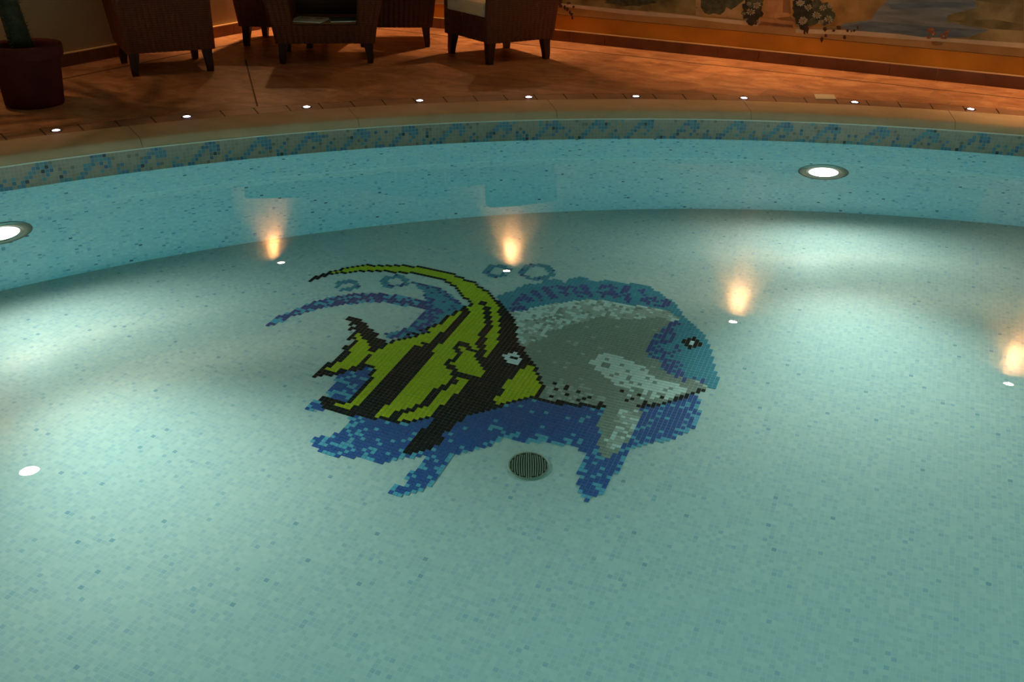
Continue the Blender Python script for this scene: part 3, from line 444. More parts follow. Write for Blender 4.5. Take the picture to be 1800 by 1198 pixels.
[75,42,2,1,1,47,4,10,9,51,1,9,9,52,1,10,9,53,1,9,9,54,1,1,0,55,2,0,0,57,6,1,0,63,6,0,0,69,2,1,0,71,2,0,0,73,7,1,0,80,16,9,9,96,3,10,9,99,4,9,9,103,1,10,9,104,5,9,9,109,1,10,9,110,3,3,7,113,2,9,9,115,1,10,9],
[76,42,1,1,1,48,3,9,9,51,2,10,9,53,1,9,9,54,1,1,0,55,2,0,0,57,6,1,0,63,5,0,0,68,2,1,0,70,3,0,0,73,7,1,0,80,6,9,9,86,3,10,9,89,3,9,9,92,1,10,9,93,4,9,9,97,2,10,9,99,1,9,9,100,3,10,9,106,3,9,9,109,1,10,9,110,1,9,9,111,2,3,7,113,2,9,9,115,1,10,9],
[77,48,5,9,9,53,1,10,9,54,1,1,0,55,2,0,0,57,6,1,0,63,5,0,0,68,1,1,0,69,4,0,0,73,7,1,0,80,6,9,9,86,1,10,9,87,2,9,9,89,1,10,9,90,1,9,9,91,2,10,9,93,2,9,9,95,3,10,9,108,2,9,9,110,2,10,9,112,4,9,9],
[78,48,3,9,9,51,1,10,9,52,2,9,9,54,1,1,0,55,2,0,0,57,6,1,0,63,4,0,0,67,2,1,0,69,4,0,0,73,6,1,0,79,11,9,9,90,2,10,9,92,3,9,9,95,1,10,9,108,1,10,9,109,6,9,9,115,1,10,9],
[79,48,1,9,9,49,5,10,9,54,1,1,0,55,2,0,0,57,5,1,0,62,4,0,0,66,2,1,0,68,4,0,0,72,1,1,0,73,1,9,9,74,5,1,0,79,2,9,9,81,1,10,9,82,7,9,9,89,1,10,9,108,2,9,9,110,1,10,9,111,5,9,9],
[80,48,2,10,9,50,3,9,9,53,1,10,9,54,1,1,0,55,2,0,0,57,5,1,0,62,3,0,0,65,2,1,0,67,4,0,0,71,1,1,0,72,2,9,9,74,5,1,0,79,10,9,9,89,1,10,9,108,1,10,9,109,3,9,9,112,1,10,9,113,2,9,9,115,1,10,9],
[81,49,1,10,9,50,4,9,9,54,1,1,0,55,2,0,0,57,5,1,0,62,3,0,0,65,2,1,0,67,3,0,0,70,1,1,0,71,3,9,9,74,5,1,0,79,9,9,9,88,1,10,9,108,1,10,9,109,6,9,9],
[82,48,6,1,0,54,2,0,0,56,6,1,0,62,3,0,0,65,2,1,0,67,1,0,0,68,2,1,0,70,4,9,9,74,4,1,0,78,1,9,9,79,1,10,9,80,7,9,9,87,1,10,9,88,1,9,9,108,2,10,9,110,2,9,9,112,1,10,9,113,1,9,9,114,1,10,9],
[83,48,4,1,0,52,4,0,0,56,6,1,0,62,1,0,0,63,5,1,0,68,2,10,9,70,3,9,9,73,5,1,0,78,10,9,9,108,3,9,9,111,1,10,9,112,3,9,9],
[84,47,2,10,9,49,14,1,0,63,2,9,9,65,1,10,9,66,7,9,9,73,6,1,0,79,1,9,9,80,1,10,9,81,5,9,9,86,1,10,9,109,1,10,9,110,5,9,9],
[85,47,3,9,9,50,8,1,0,58,1,9,9,59,1,10,9,60,12,9,9,72,1,10,9,73,6,1,0,79,4,9,9,83,1,10,9,84,2,9,9,109,3,9,9,112,2,10,9,114,1,9,9],
[86,47,1,10,9,48,3,9,9,57,2,10,9,59,1,9,9,60,1,10,9,61,12,9,9,73,6,1,0,79,5,9,9,84,1,10,9,109,4,9,9,113,2,10,9],
[87,47,1,9,9,48,1,10,9,58,1,9,9,59,1,10,9,60,4,9,9,64,1,10,9,65,7,9,9,72,1,10,9,73,5,1,0,78,6,9,9,110,4,9,9,114,1,10,9],
[88,58,2,10,9,60,2,9,9,62,1,10,9,63,8,9,9,71,1,10,9,72,1,9,9,73,5,1,0,78,1,10,9,79,3,9,9,82,1,10,9,110,1,10,9,111,3,9,9],
[89,58,1,10,9,59,2,9,9,61,1,10,9,62,7,9,9,69,1,10,9,70,3,9,9,73,4,1,0,77,5,9,9,82,1,10,9,111,2,10,9],
[90,58,1,9,9,59,1,10,9,60,1,9,9,61,2,10,9,63,3,9,9,66,1,10,9,67,6,9,9,73,3,1,0,76,1,10,9,77,2,9,9,79,1,10,9,80,2,9,9,82,1,10,9,112,1,9,9],
[91,58,2,9,9,60,1,10,9,61,2,9,9,63,1,10,9,64,3,9,9,67,1,10,9,68,4,9,9,72,1,10,9,73,2,1,0,75,1,10,9,76,1,9,9,78,1,10,9,79,1,9,9,80,1,10,9,81,2,9,9],
[92,57,4,9,9,61,1,10,9,62,11,9,9,73,1,10,9,74,1,9,9,75,1,10,9,78,4,9,9,82,1,10,9],
[93,57,1,10,9,58,3,9,9,61,1,10,9,62,4,9,9,66,2,10,9,68,2,9,9,70,1,10,9,71,2,9,9,73,1,10,9,78,1,10,9,79,2,9,9,81,2,10,9],
[94,55,1,9,9,56,1,10,9,57,3,9,9,60,3,10,9,63,2,9,9,65,1,10,9,66,1,9,9,67,1,10,9,68,4,9,9,72,1,10,9,78,2,10,9,80,2,9,9,82,1,10,9],
[95,54,2,9,9,56,1,10,9,57,1,9,9,58,4,10,9,62,1,9,9,63,1,10,9,64,2,9,9,66,1,10,9,67,5,9,9,78,5,9,9],
[96,54,1,10,9,55,1,9,9,56,2,10,9,58,4,9,9,62,1,10,9,63,3,9,9,66,3,10,9,69,2,9,9,77,1,10,9,78,3,9,9,81,1,10,9,82,1,9,9],
[97,55,6,9,9,61,1,10,9,62,3,9,9,77,1,9,9,78,1,10,9,79,3,9,9,82,1,10,9],
[98,57,1,9,9,58,3,10,9,61,1,9,9,77,1,10,9,78,4,9,9,82,1,10,9],
[99,78,2,9,9,80,1,10,9,81,1,9,9],
[100,78,1,10,9,79,2,9,9,81,1,10,9],
[101,76,1,10,9,77,3,9,9,80,1,10,9],
[102,76,1,10,9,77,2,9,9,79,1,10,9],
[103,76,1,9,9,77,2,10,9]]
COLOURS = ['Y', 'K', 'W', 'G', 'g', 'w', 'T', 'P', 'E', 'B', 'b', 'p', 'c']; PARTS = ['y', 'u', 'z', 'b', 'd', 'h', 't', 'f', 'e', 's', 'q', 'r', 'v', 'x']
FC = [['.']*133 for k in range(109)]; FP = [['.']*133 for k in range(109)]
for row in MOSAIC:
    for k in range(1, len(row), 4):
        for i in range(row[k], row[k]+row[k+1]):
            FC[row[0]][i] = COLOURS[row[k+2]]; FP[row[0]][i] = PARTS[row[k+3]]
def gl(name, c): return simple(name, c, .35, .1, var=.12, vscale=70)
TILE = {'Y': gl('glass_yellow', (.50, .535, .012)), 'K': gl('glass_black', (.010, .012, .011)), 'W': gl('glass_white', (.82, .87, .86)), 'G': gl('glass_grey', (.31, .33, .265)),
        'g': gl('glass_pale_grey', (.47, .49, .41)), 'w': gl('glass_offwhite', (.72, .78, .70)), 'T': gl('glass_teal_blue', (.085, .31, .40)), 'P': gl('glass_violet_blue', (.08, .10, .28)),
        'E': gl('glass_dark_brown', (.018, .016, .008)), 'B': gl('glass_blue', (.045, .115, .34)), 'b': gl('glass_light_blue', (.13, .41, .54)), 'p': gl('glass_dusky_violet', (.10, .10, .26)), 'c': gl('glass_bubble_teal', (.11, .30, .37))}
ca, sa = math.cos(GA), math.sin(GA)
def gpos(c, r): return (GOX+PITCH*(c*ca+r*sa), GOY+PITCH*(c*sa-r*ca))
def mosaic(name, parts, parent=None):
    mb = MB(); keys = []
    for j, row in enumerate(FP):
        for i, ch in enumerate(row):
            if ch in parts:
                k = FC[j][i]
                if k not in keys: keys.append(k)
                c, r = i-156, j-242; h = .462; z = -DEP+.0016
                q = [gpos(c-h, r+h), gpos(c+h, r+h), gpos(c+h, r-h), gpos(c-h, r-h)]
                mb.hexa([(x, y, -DEP+.0002) for x, y in q], [(x, y, z) for x, y in q], keys.index(k))
    return mb.build(name, [TILE[k] for k in keys], parent)
t = thing('mosaic_fish', 'yellow and black striped mosaic fish with a long curved top fin on the pool floor', 'mosaic fish', (0, 0, 0), 0, 'mosaic fish on the pool floor')
mosaic('body', 'y', t); mosaic('tail_fin', 'u', t)['label'] = 'yellow tail fin with black outline'; mosaic('eye', 'z', t)['label'] = 'white eye with dark pupil'
t = thing('mosaic_fish', 'grey mosaic fish with blue face and blue back fin behind the yellow striped fish', 'mosaic fish', (0, 0, 0), 0, 'mosaic fish on the pool floor')
mosaic('body', 'b', t)['label'] = 'grey body with pale speckled back and belly'; mosaic('back_fin', 'd', t)['label'] = 'blue back fin with violet stripes'; mosaic('face', 'h', t)['label'] = 'blue face'
mosaic('tail_fin', 't', t)['label'] = 'blue tail fin'; mosaic('side_fin', 'f', t)['label'] = 'speckled grey side fin'; mosaic('eye', 'e', t)['label'] = 'dark eye with white centre'
tag(mosaic('mosaic_shadow', 's'), 'dark blue speckled mosaic shadow beneath the two fish on the pool floor', 'mosaic shadow')
for ch, lb in (('q', 'smallest blue mosaic bubble ring, leftmost, under the long yellow fin'), ('r', 'blue mosaic bubble ring just above the blue tail fin, under the long yellow fin'), ('v', 'blue mosaic bubble ring left of the lamp reflection, outside the long yellow fin'), ('x', 'largest blue mosaic bubble ring, above the blue back fin of the grey fish')):
    tag(mosaic('mosaic_bubble', ch), lb, 'mosaic bubble', 'mosaic bubbles on the pool floor')
# floor drain with curved slots
M_drain = simple('drain_plastic', (.22, .24, .155), .5, .4); M_slot = simple('drain_slot', (.035, .042, .03), .8, .1)
t = thing('floor_drain', 'round dark slotted drain cover on the pool floor below the fish', 'drain', (.080, 3.507, -DEP), 0)
mb = MB(); mb.disc(.084, .003, 48, 0)
mb.build('slot_base', M_slot, t)
mb = MB(); mb.lathe([(.080, 0), (.090, .001), (.090, .003), (.084, .005), (.080, .0045)], 48); 
for k in range(-9, 10):
    x0 = k*.0087; bend = -.012*(k/9)*1.0
    pts = []
    for i in range(15):
        y = -.08+.16*i/14; x = x0+bend*(1-(y/.08)**2)*(-1)
        if x*x+y*y < .081**2: pts.append((x, y))
    for (xa, ya), (xb, yb) in zip(pts, pts[1:]):
        mb.hexa([(xa-.0026, ya, .003), (xa+.0026, ya, .003), (xb+.0026, yb, .003), (xb-.0026, yb, .003)], [(xa-.0026, ya, 0.0048), (xa+.0026, ya, 0.0048), (xb+.0026, yb, 0.0048), (xb-.0026, yb, 0.0048)])
mb.build('grate', M_drain, t)

# ------------------------------------------------------------------ underwater lamps in the pool wall
M_steel = simple('brushed_steel', (.30, .27, .22), .38, .5, 1.0, var=.1, vscale=40)
M_lens = emit('pool_lamp_lens', (1.0, .93, .80), LENS)
M_refl = simple('lamp_reflector', (.75, .70, .60), .2, .5, 1.0)
def banded_beam(L):
    # a few bright bands put into the beam strength by downward angle
    L.use_nodes = True; nt = L.node_tree; em = nt.nodes['Emission']
    tc = nd(nt, 'ShaderNodeTexCoord'); sp = nd(nt, 'ShaderNodeSeparateXYZ'); nt.links.new(tc.outputs['Normal'], sp.inputs[0])
    q = mth(nt, 'DIVIDE', sp.outputs[1], mth(nt, 'MULTIPLY', sp.outputs[2], -1.0))
    side = mth(nt, 'DIVIDE', sp.outputs[0], sp.outputs[2])
    lg = mth(nt, 'MULTIPLY', mth(nt, 'LOGARITHM', mth(nt, 'MAXIMUM', q, .05), 2.718282), 2*math.pi/.66)
    s = mth(nt, 'SINE', mth(nt, 'ADD', mth(nt, 'ADD', lg, -.5), mth(nt, 'MULTIPLY', mth(nt, 'SINE', mth(nt, 'MULTIPLY', side, 4)), .5)))
    k = mth(nt, 'POWER', mth(nt, 'MULTIPLY_ADD', s, .5, .5), 2.0)
    nt.links.new(mth(nt, 'MULTIPLY_ADD', k, .95, .38), em.inputs['Strength'])
def pool_lamp(a, label):
    p = pol(a, RW, -.65); t = thing('pool_lamp', label, 'pool light', p, 0, 'round lamps set in the pool wall under water')
    t.rotation_euler = (math.pi/2, 0, (a+90)*D2R-math.pi)       # local z points to the pool centre
    mb = MB(); mb.lathe([(.157, -.004), (.157, .006), (.150, .012), (.118, .018), (.108, .016), (.102, .004)], 56)
    mb.build('steel_ring', M_steel, t)
    mb = MB(); mb.lathe([(.104, .006), (.088, .011)], 48); mb.build('reflector', M_refl, t)
    mb = MB(); mb.lathe([(.092, .010), (.07, .015), (.035, .019), (.0, .020)], 40); mb.build('lens', M_lens, t)['label'] = 'glowing white lens'
    for e, sz, bl, cl in ((PLAMP*1.12, 76, 1, LAMPC), (PLAMP*.12, 138, 1, (1.0, .58, .40)), (PLAMP*.11, 178, .6, LAMPC)):
        L = bpy.data.lights.new('pool_lamp_beam', 'SPOT'); L.energy = e; L.color = cl; L.spot_size = sz*D2R; L.spot_blend = bl; L.shadow_soft_size = .06
        lo = bpy.data.objects.new('pool_lamp_beam', L); C.objects.link(lo); lo.parent = t; lo.location = (0, 0, .085); lo.rotation_euler = (math.pi, 0, 0)
        if sz == 138: banded_beam(L)
    return t
pool_lamp(83.1, 'round steel rimmed lamp glowing under water in the far pool wall on the right')
pool_lamp(128.5, 'round steel rimmed lamp glowing under water in the pool wall at the left edge')
for k in range(2, 8): pool_lamp(83.1+45.4*k-(3.2 if k > 4 else 0), 'round underwater lamp in the near part of the pool wall, outside the photo')

# ------------------------------------------------------------------ small lights in the deck rim
M_led = emit('led_lens', (.86, .74, 1.0), 14); M_bezel = simple('led_bezel', (.05, .04, .04), .35, .5, .6)
ORD = ['leftmost', 'second from the left', 'third from the left', 'fourth from the left', 'middle one', 'fourth from the right', 'third from the right', 'second from the right', 'rightmost']
for k in range(9):
    a = 124.56-6.181*k; p = pol(a, 6.684, ZC)
    t = thing('deck_light', 'tiny glowing floor light along the pool rim, %s of nine' % ORD[k], 'floor light', p, a*D2R, 'tiny floor lights along the pool rim')
    mb = MB(); mb.lathe([(.034, 0), (.033, .0025), (.026, .0035), (.020, .003)], 28); mb.build('bezel', M_bezel, t)
    mb = MB(); mb.lathe([(.021, .003), (.014, .0055), (.0, .0065)], 24); mb.build('lens', M_led, t)
# square plate in the deck
p = on_z(1450, 171, ZC); t = MB(); q = [on_z(x, y, ZC) for x, y in ((1430.5, 166.3), (1466, 167.3), (1470, 175.3), (1434, 174.8))]
t.hexa([(v.x, v.y, ZC+.0002) for v in q][::-1], [(v.x, v.y, ZC+.005) for v in q][::-1])
tag(t.build('floor_plate', simple('ivory_plate', (.62, .52, .36), .45, .4), weld=True), 'square ivory cover plate set in the deck right of centre near the pool rim', 'cover plate')

# ------------------------------------------------------------------ wall lamps (seen mirrored in the water)
M_lampb = simple('lamp_bronze', (.16, .11, .07), .4, .5, .8); M_glow = emit('wall_lamp_lens', (1.0, .86, .66), 60)
def spot(parent, loc, e, size, blend, col=(1.0, .56, .25), rad=.03, tilt=0):
    L = bpy.data.lights.new('lamp_beam', 'SPOT'); L.energy = e; L.color = col; L.spot_size = size*D2R; L.spot_blend = blend; L.shadow_soft_size = rad
    o = bpy.data.objects.new('lamp_beam', L); C.objects.link(o); o.parent = parent; o.location = loc; o.rotation_euler = (tilt, 0, 0); return o
def wall_lamp(s, right, label, e=1.0):
    d, nrm = (DR, NR) if right else (DL, NL); p = CORN+d*s+nrm*(.028 if right else 0)
    t = thing('wall_lamp', label, 'wall lamp', (p.x, p.y, 2.03), math.atan2(nrm.y, nrm.x)-math.pi/2, 'downlights on the walls')
    mb = MB(); mb.box(-.03, .03, .0, .022, .0, .16); bevel(mb.build('wall_plate', M_lampb, t, weld=True), .004)
    mb = MB(); mb.lathe([(.0, .12), (.030, .118), (.042, .10), (.046, .0), (.043, .0), (.036, .03)], 28, cen=(0, .075)); mb.build('shade', M_lampb, t)
    mb = MB(); mb.disc(.037, .012, 24, 0, (0, .075), False); mb.build('lens', M_glow, t)
    spot(t, (0, .075, -.004), SCON*e, 84, .9)
    spot(t, (0, .075, -.004), SCON*.16*e, 168, .9)
    spot(t, (0, .080, -.004), SCAL, 46, .85, (1.0, .76, .56), .012, -.54)
    return t
def s_of(x, y, right): return ((Vector((x, y, 0))-CORN).dot(DR if right else DL))
wall_lamp(s_of(-2.37, 9.07, False), False, 'bronze wall downlight on the plain left wall behind the chairs', 1.35)
wall_lamp(s_of(-.02, 9.01, True), True, 'bronze wall downlight above the mural nearest the room corner')
wall_lamp(s_of(1.99, 7.91, True), True, 'bronze wall downlight above the mural, second from the corner')
wall_lamp(s_of(3.94, 6.84, True), True, 'bronze wall downlight above the mural, third from the corner')
wall_lamp(s_of(5.92, 5.75, True), True, 'bronze wall downlight above the mural, fourth from the corner')
t = thing('ceiling_lamp', 'round recessed ceiling lamp near the left wall above the potted plant', 'ceiling lamp', (-3.62, 6.16, ZCEIL))
mb = MB(); mb.lathe([(.10, 0), (.10, -.012), (.075, -.016), (.07, -.004)], 32); mb.build('rim', M_lampb, t)
mb = MB(); mb.disc(.072, -.006, 28, 0, (0, 0), False); mb.build('lens', emit('ceiling_lens', (1.0, .82, .64), 25), t)
spot(t, (0, 0, -.03), SCON*.30, 80, .7)
# ================================================================== FURNITURE
M_wick = wicker('brown_wicker', (.032, .006, .002), (.20, .046, .010)); M_wickd = wicker('shaded_wicker', (.026, .005, .002), (.13, .030, .008))
M_leg = simple('dark_wood', (.045, .010, .005), .45, .3, var=.25, vscale=12, stretch=(6, 6, 1))
M_cush = simple('cream_cushion', (.68, .52, .30), .85, .2, var=.05, vscale=8, bump=.15, bscale=40)
def ribbed(mb, P0, P1, P2, P3, nr, amp, nv=6):
    """ribbed sheet: P0-P1 bottom edge, P3-P2 top edge (outer face to the right of P0->P1)"""
    P0, P1, P2, P3 = map(Vector, (P0, P1, P2, P3)); nu = nr*6
    nrm = (P1-P0).cross(P3-P0).normalized(); vs = []; fs = []
    for j in range(nv+1):
        a = P0.lerp(P3, j/nv); b = P1.lerp(P2, j/nv)
        for i in range(nu+1):
            w = abs(math.sin(math.pi*nr*i/nu))**.7*amp
            vs.append(a.lerp(b, i/nu)+nrm*w)
    for j in range(nv):
        for i in range(nu): q = j*(nu+1)+i; fs.append((q, q+1, q+nu+2, q+nu+1))
    mb.mesh(vs, fs, 0, True)
def woven_shell(mb, lo, hi, ribs, amp=.009):
    """closed woven block between two quads given counter-clockwise from above"""
    for i in range(4):
        j = (i+1) % 4; ribbed(mb, lo[i], lo[j], hi[j], hi[i], ribs[i % 2], amp)
    mb.face(hi); mb.face(lo[::-1])
def rect(x0, x1, y0, y1, z, rnd=0): return [(x0, y0, z), (x1, y0, z), (x1, y1, z), (x0, y1, z)]
def sabre_leg(parent, x, y, sx, sy, h=.175):
    mb = MB(); pts = []; N = 8
    for k in range(N+1):
        u = k/N; z = h*(1-u); off = .020*math.sin(u*math.pi*.5)**2*1.0-.012*u
        w = .034*(1-u)+.021*u
        pts.append((x+sx*off, y+sy*off, z, w))
    rings = [[(px-w, py-w, z), (px+w, py-w, z), (px+w, py+w, z), (px-w, py+w, z)] for px, py, z, w in pts]
    for a, b in zip(rings, rings[1:]): mb.hexa(b, a)
    return mb.build('leg', M_leg, parent, weld=True)
def cushion(name, x0, x1, y0, y1, z0, z1, m, parent):
    mb = MB(); nx = 14; ny = 14; r = .045; vs = []; fs = []
    mbx = bmesh.new(); bmesh.ops.create_cube(mbx, size=1)
    for v in mbx.verts: v.co = Vector(((x0+x1)/2+v.co.x*(x1-x0), (y0+y1)/2+v.co.y*(y1-y0), (z0+z1)/2+v.co.z*(z1-z0)))
    bmesh.ops.subdivide_edges(mbx, edges=mbx.edges[:], cuts=6, use_grid_fill=True)
    for v in mbx.verts:
        u = 2*(v.co.x-x0)/(x1-x0)-1; w = 2*(v.co.y-y0)/(y1-y0)-1; h = (v.co.z-z0)/(z1-z0)
        if h > .9: v.co.z += .022*(1-u*u)*(1-w*w)
    me = bpy.data.meshes.new(name); mbx.to_mesh(me); mbx.free(); me.materials.append(m)
    o = bpy.data.objects.new(name, me); C.objects.link(o); o.parent = parent
    bevel(o, .03, 4); [setattr(p, 'use_smooth', True) for p in me.polygons]; return o
def make_chair(label, loc, rz, w=.60, d=.60, h=.80, sb=.345):
    """woven tub armchair; local +y is the way it faces"""
    t = thing('wicker_armchair', label, 'chair', loc, rz, 'wicker armchairs around the table')
    hw, hd = w/2, d/2; th = .045; zb = .162; rec = (h-zb)*.13; fl = .022
    for x, y in ((-1, -1), (1, -1), (1, 1), (-1, 1)): sabre_leg(t, x*(hw-.045), y*(hd-.045), x, y)
    mb = MB(); woven_shell(mb, rect(-hw+th, hw-th, -hd+th, hd-.012, zb), rect(-hw+th, hw-th, -hd+th, hd-.002, sb), (14, 13)); mb.build('seat_base', M_wick, t)
    for s in (-1, 1):
        a0, a1 = sorted((s*hw, s*(hw-th))); b0, b1 = sorted((s*(hw+fl), s*(hw+fl-th)))
        mb = MB(); woven_shell(mb, rect(a0, a1, -hd, hd, zb-.004), [(b0, -hd-rec, h), (b1, -hd-rec, h), (b1, hd-.004, h-.05), (b0, hd-.004, h-.05)], (3, 15)); mb.build('arm', M_wick, t)
        mb = MB(); mb.tube([(s*(hw+fl-th/2), -hd-rec, h), (s*(hw+fl-th/2), 0, h-.02), (s*(hw+fl-th/2), hd-.03, h-.05)], [.030, .030, .028], 10); mb.build('arm_rail', M_wick, t)
    mb = MB(); woven_shell(mb, rect(-hw+th, hw-th, -hd-.002, -hd+th+.01, zb), rect(-hw+th-fl, hw-th+fl, -hd-rec-.002, -hd-rec+th+.01, h), (14, 3)); mb.build('backrest', M_wick, t)
    mb = MB(); mb.tube([(-hw-fl+th/2, -hd-rec+.02, h), (0, -hd-rec+.015, h+.01), (hw+fl-th/2, -hd-rec+.02, h)], [.032, .034, .032], 12); mb.build('top_rail', M_wick, t)
    cushion('seat_cushion', -hw+th+.004, hw-th-.004, -hd+.07, hd+.012, sb-.002, sb+.10, M_cush, t)['label'] = 'cream seat cushion'
    return t
def face(dx, dy): return math.atan2(dy, dx)-math.pi/2
make_chair('brown wicker armchair right of the table with a cream seat cushion showing', (-.15, 8.012, ZC), face(-.83, -.56), .64, .60)
make_chair('brown wicker armchair left of the table, beside the potted plant', (-2.57, 7.31, ZC), face(.88, .47), .61, .59)
make_chair('dark wicker armchair behind the left end of the table', (-1.94, 8.50, ZC), face(1, -.08), .56, .60, .92)
make_chair('dark wicker armchair behind the right end of the table', (-1.035, 8.60, ZC), face(-1, -.1), .56, .60, .92)
# table with flaring woven sides and an open shelf
tx, ty = -1.475, 7.83; tr = math.atan2(.09, .65)
t = thing('wicker_table', 'low brown wicker table with an open magazine shelf between the chairs', 'table', (tx, ty, ZC), tr)
for x, y in ((-1, -1), (1, -1), (1, 1), (-1, 1)): sabre_leg(t, x*.318, y*.25, x, y, .16)
mb = MB(); woven_shell(mb, rect(-.36, .36, -.295, .295, .150), rect(-.38, .38, -.305, .305, .285), (18, 14)); mb.build('base', M_wick, t)
for s in (-1, 1):
    xo, xi = .381*s, .24*s; xo2, xi2 = .455*s, .27*s
    lo = [(min(xo, xi), -.305, .28), (max(xo, xi), -.305, .28), (max(xo, xi), .305, .28), (min(xo, xi), .305, .28)]
    hi = [(min(xo2, xi2), -.31, .60), (max(xo2, xi2), -.31, .60), (max(xo2, xi2), .31, .60), (min(xo2, xi2), .31, .60)]
    mb = MB(); woven_shell(mb, lo, hi, (4, 14)); mb.build('side_panel', M_wick, t)
mb = MB(); mb.box(-.27, .27, .24, .29, .285, .60); mb.build('rear_panel', M_wickd, t)  # darker wicker tone paints the shade inside the table
mb = MB()
for k in range(16): 
    y = -.27+.034*k; mb.box(-.234, .234, y, y+.022, .2845, .292)
mb.build('shelf', wicker('shelf_wicker', (.14, .045, .016), (.42, .17, .06)), t)
mb = MB()
for x0, x1, y0, y1 in ((-.47, .47, -.325, -.27), (-.47, .47, .27, .325), (-.47, -.40, -.27, .27), (.40, .47, -.27, .27)): mb.box(x0, x1, y0, y1, .60, .63)
mb.build('top_frame', M_wick, t)
mb = MB(); mb.box(-.46, .46, -.315, .315, .6305, .6385); bevel(mb.build('glass_top', pane('clear_glass', (.86, .91, .88)), t, weld=True), .002)
# magazines on the shelf
def mag(label, x, y, rz, cols, w=.21, h=.28):
    m0 = simple('magazine_paper', (.78, .74, .64), .5); cr, sr = math.cos(tr), math.sin(tr)
    g = thing('magazine', label, 'magazine', (tx+x*cr-y*sr, ty+x*sr+y*cr, ZC+.2945), tr+rz, 'magazines on the table shelf')
    mb = MB(); mb.box(-w/2, w/2, -h/2, h/2, 0, .007); mb.build('pages', m0, g, weld=True)
    mb = MB(); 
    for (x0, x1, y0, y1, i) in cols: mb.box(-w/2+x0*w, -w/2+x1*w, -h/2+y0*h, -h/2+y1*h, .007, .0078+.0002*i, i)
    mb.build('cover', [simple('cover_a', c, .3, .5) for c in ((.16, .20, .12), (.82, .76, .62), (.40, .10, .05), (.05, .10, .05), (.42, .42, .34))], g)
mag('open magazine with a pale and green cover on the left of the table shelf', -.115, -.135, 1.25, [(0, 1, 0, 1, 1), (.08, .45, .12, .6, 0), (.55, .92, .55, .9, 4), (.6, .8, .15, .4, 2)], .24, .26)
mag('dark green magazine with a white patch on the right of the table shelf', .13, -.14, -1.45, [(0, 1, 0, 1, 3), (.55, .85, .35, .6, 1)], .20, .19)
# potted palm: only the spiny stem shows in the photo
px_, py_ = -2.975, 6.055
t = thing('potted_plant', 'thick spiny green stem in a terracotta pot at the left edge', 'potted plant', (px_, py_, ZC))
M_terra = simple('terracotta', (.075, .013, .008), .8, .15, var=.15, vscale=8)
mb = MB(); mb.lathe([(.0, .0), (.165, .0), (.170, .01), (.188, .275), (.205, .28), (.213, .30), (.213, .35), (.205, .362), (.190, .362), (.183, .34), (.180, .30)], 48); mb.build('pot', M_terra, t)
mb = MB(); mb.lathe([(.0, .315), (.09, .312), (.183, .305)], 32); mb.build('soil', simple('dark_soil', (.03, .02, .013), .95, .1, bump=.8, bscale=50), t)
M_stem = simple('spiny_stem', (.030, .030, .012), .7, .2, var=.3, vscale=25, bump=.5, bscale=60); M_spine = simple('spines', (.10, .09, .05), .6); M_leaf = simple('palm_leaf', (.035, .10, .03), .5, .4, var=.2)
st = [(-.01, .0, .30), (-.025, .0, .42), (-.05, .0, .60), (-.085, 0, .85), (-.11, 0, 1.15), (-.12, 0, 1.42)]
mb = MB(); mb.tube(st, [.070, .064, .060, .058, .054, .048], 18); stem = mb.build('stem', M_stem, t)
mb = MB(); rs = random.Random(5)
for k in range(330):
    u = rs.random()*(len(st)-1.001); i = int(u); f = u-i; c = Vector(st[i]).lerp(Vector(st[i+1]), f); a = rs.random()*2*math.pi; r = .064-.012*u/5
    d = Vector((math.cos(a), math.sin(a), .25)); b = c+d*r*.95; tip = b+d*.022; s1 = Vector((-math.sin(a), math.cos(a), 0))*.003; s2 = Vector((0, 0, .003))
    mb.mesh([b-s1, b+s1, b+s2, b-s2, tip], [(0, 2, 4), (2, 1, 4), (1, 3, 4), (3, 0, 4)])
o = mb.build('spines', M_spine, stem); o.name = 'spine_cover'; o['kind'] = 'stuff'
for k in range(16):
    a = k*2.399; el = .25+.9*((k*7) % 16)/16; mb = MB(); N = 7; L_ = .50; W = .028
    for i in range(N):
        def pt(u, s): 
            r = L_*u*math.cos(el*(1-u*.9)); z = 1.41+L_*u*math.sin(el)-.30*u*u
            w = W*(1-u)**.6*s; return (-.12+r*math.cos(a)-w*math.sin(a), r*math.sin(a)+w*math.cos(a), z-abs(s)*.006)
        u0, u1 = i/N, (i+1)/N
        mb.face([pt(u0, -1), pt(u1, -1), pt(u1, 0), pt(u0, 0)]); mb.face([pt(u0, 0), pt(u1, 0), pt(u1, 1), pt(u0, 1)])
    mb.build('leaf', M_leaf, t)

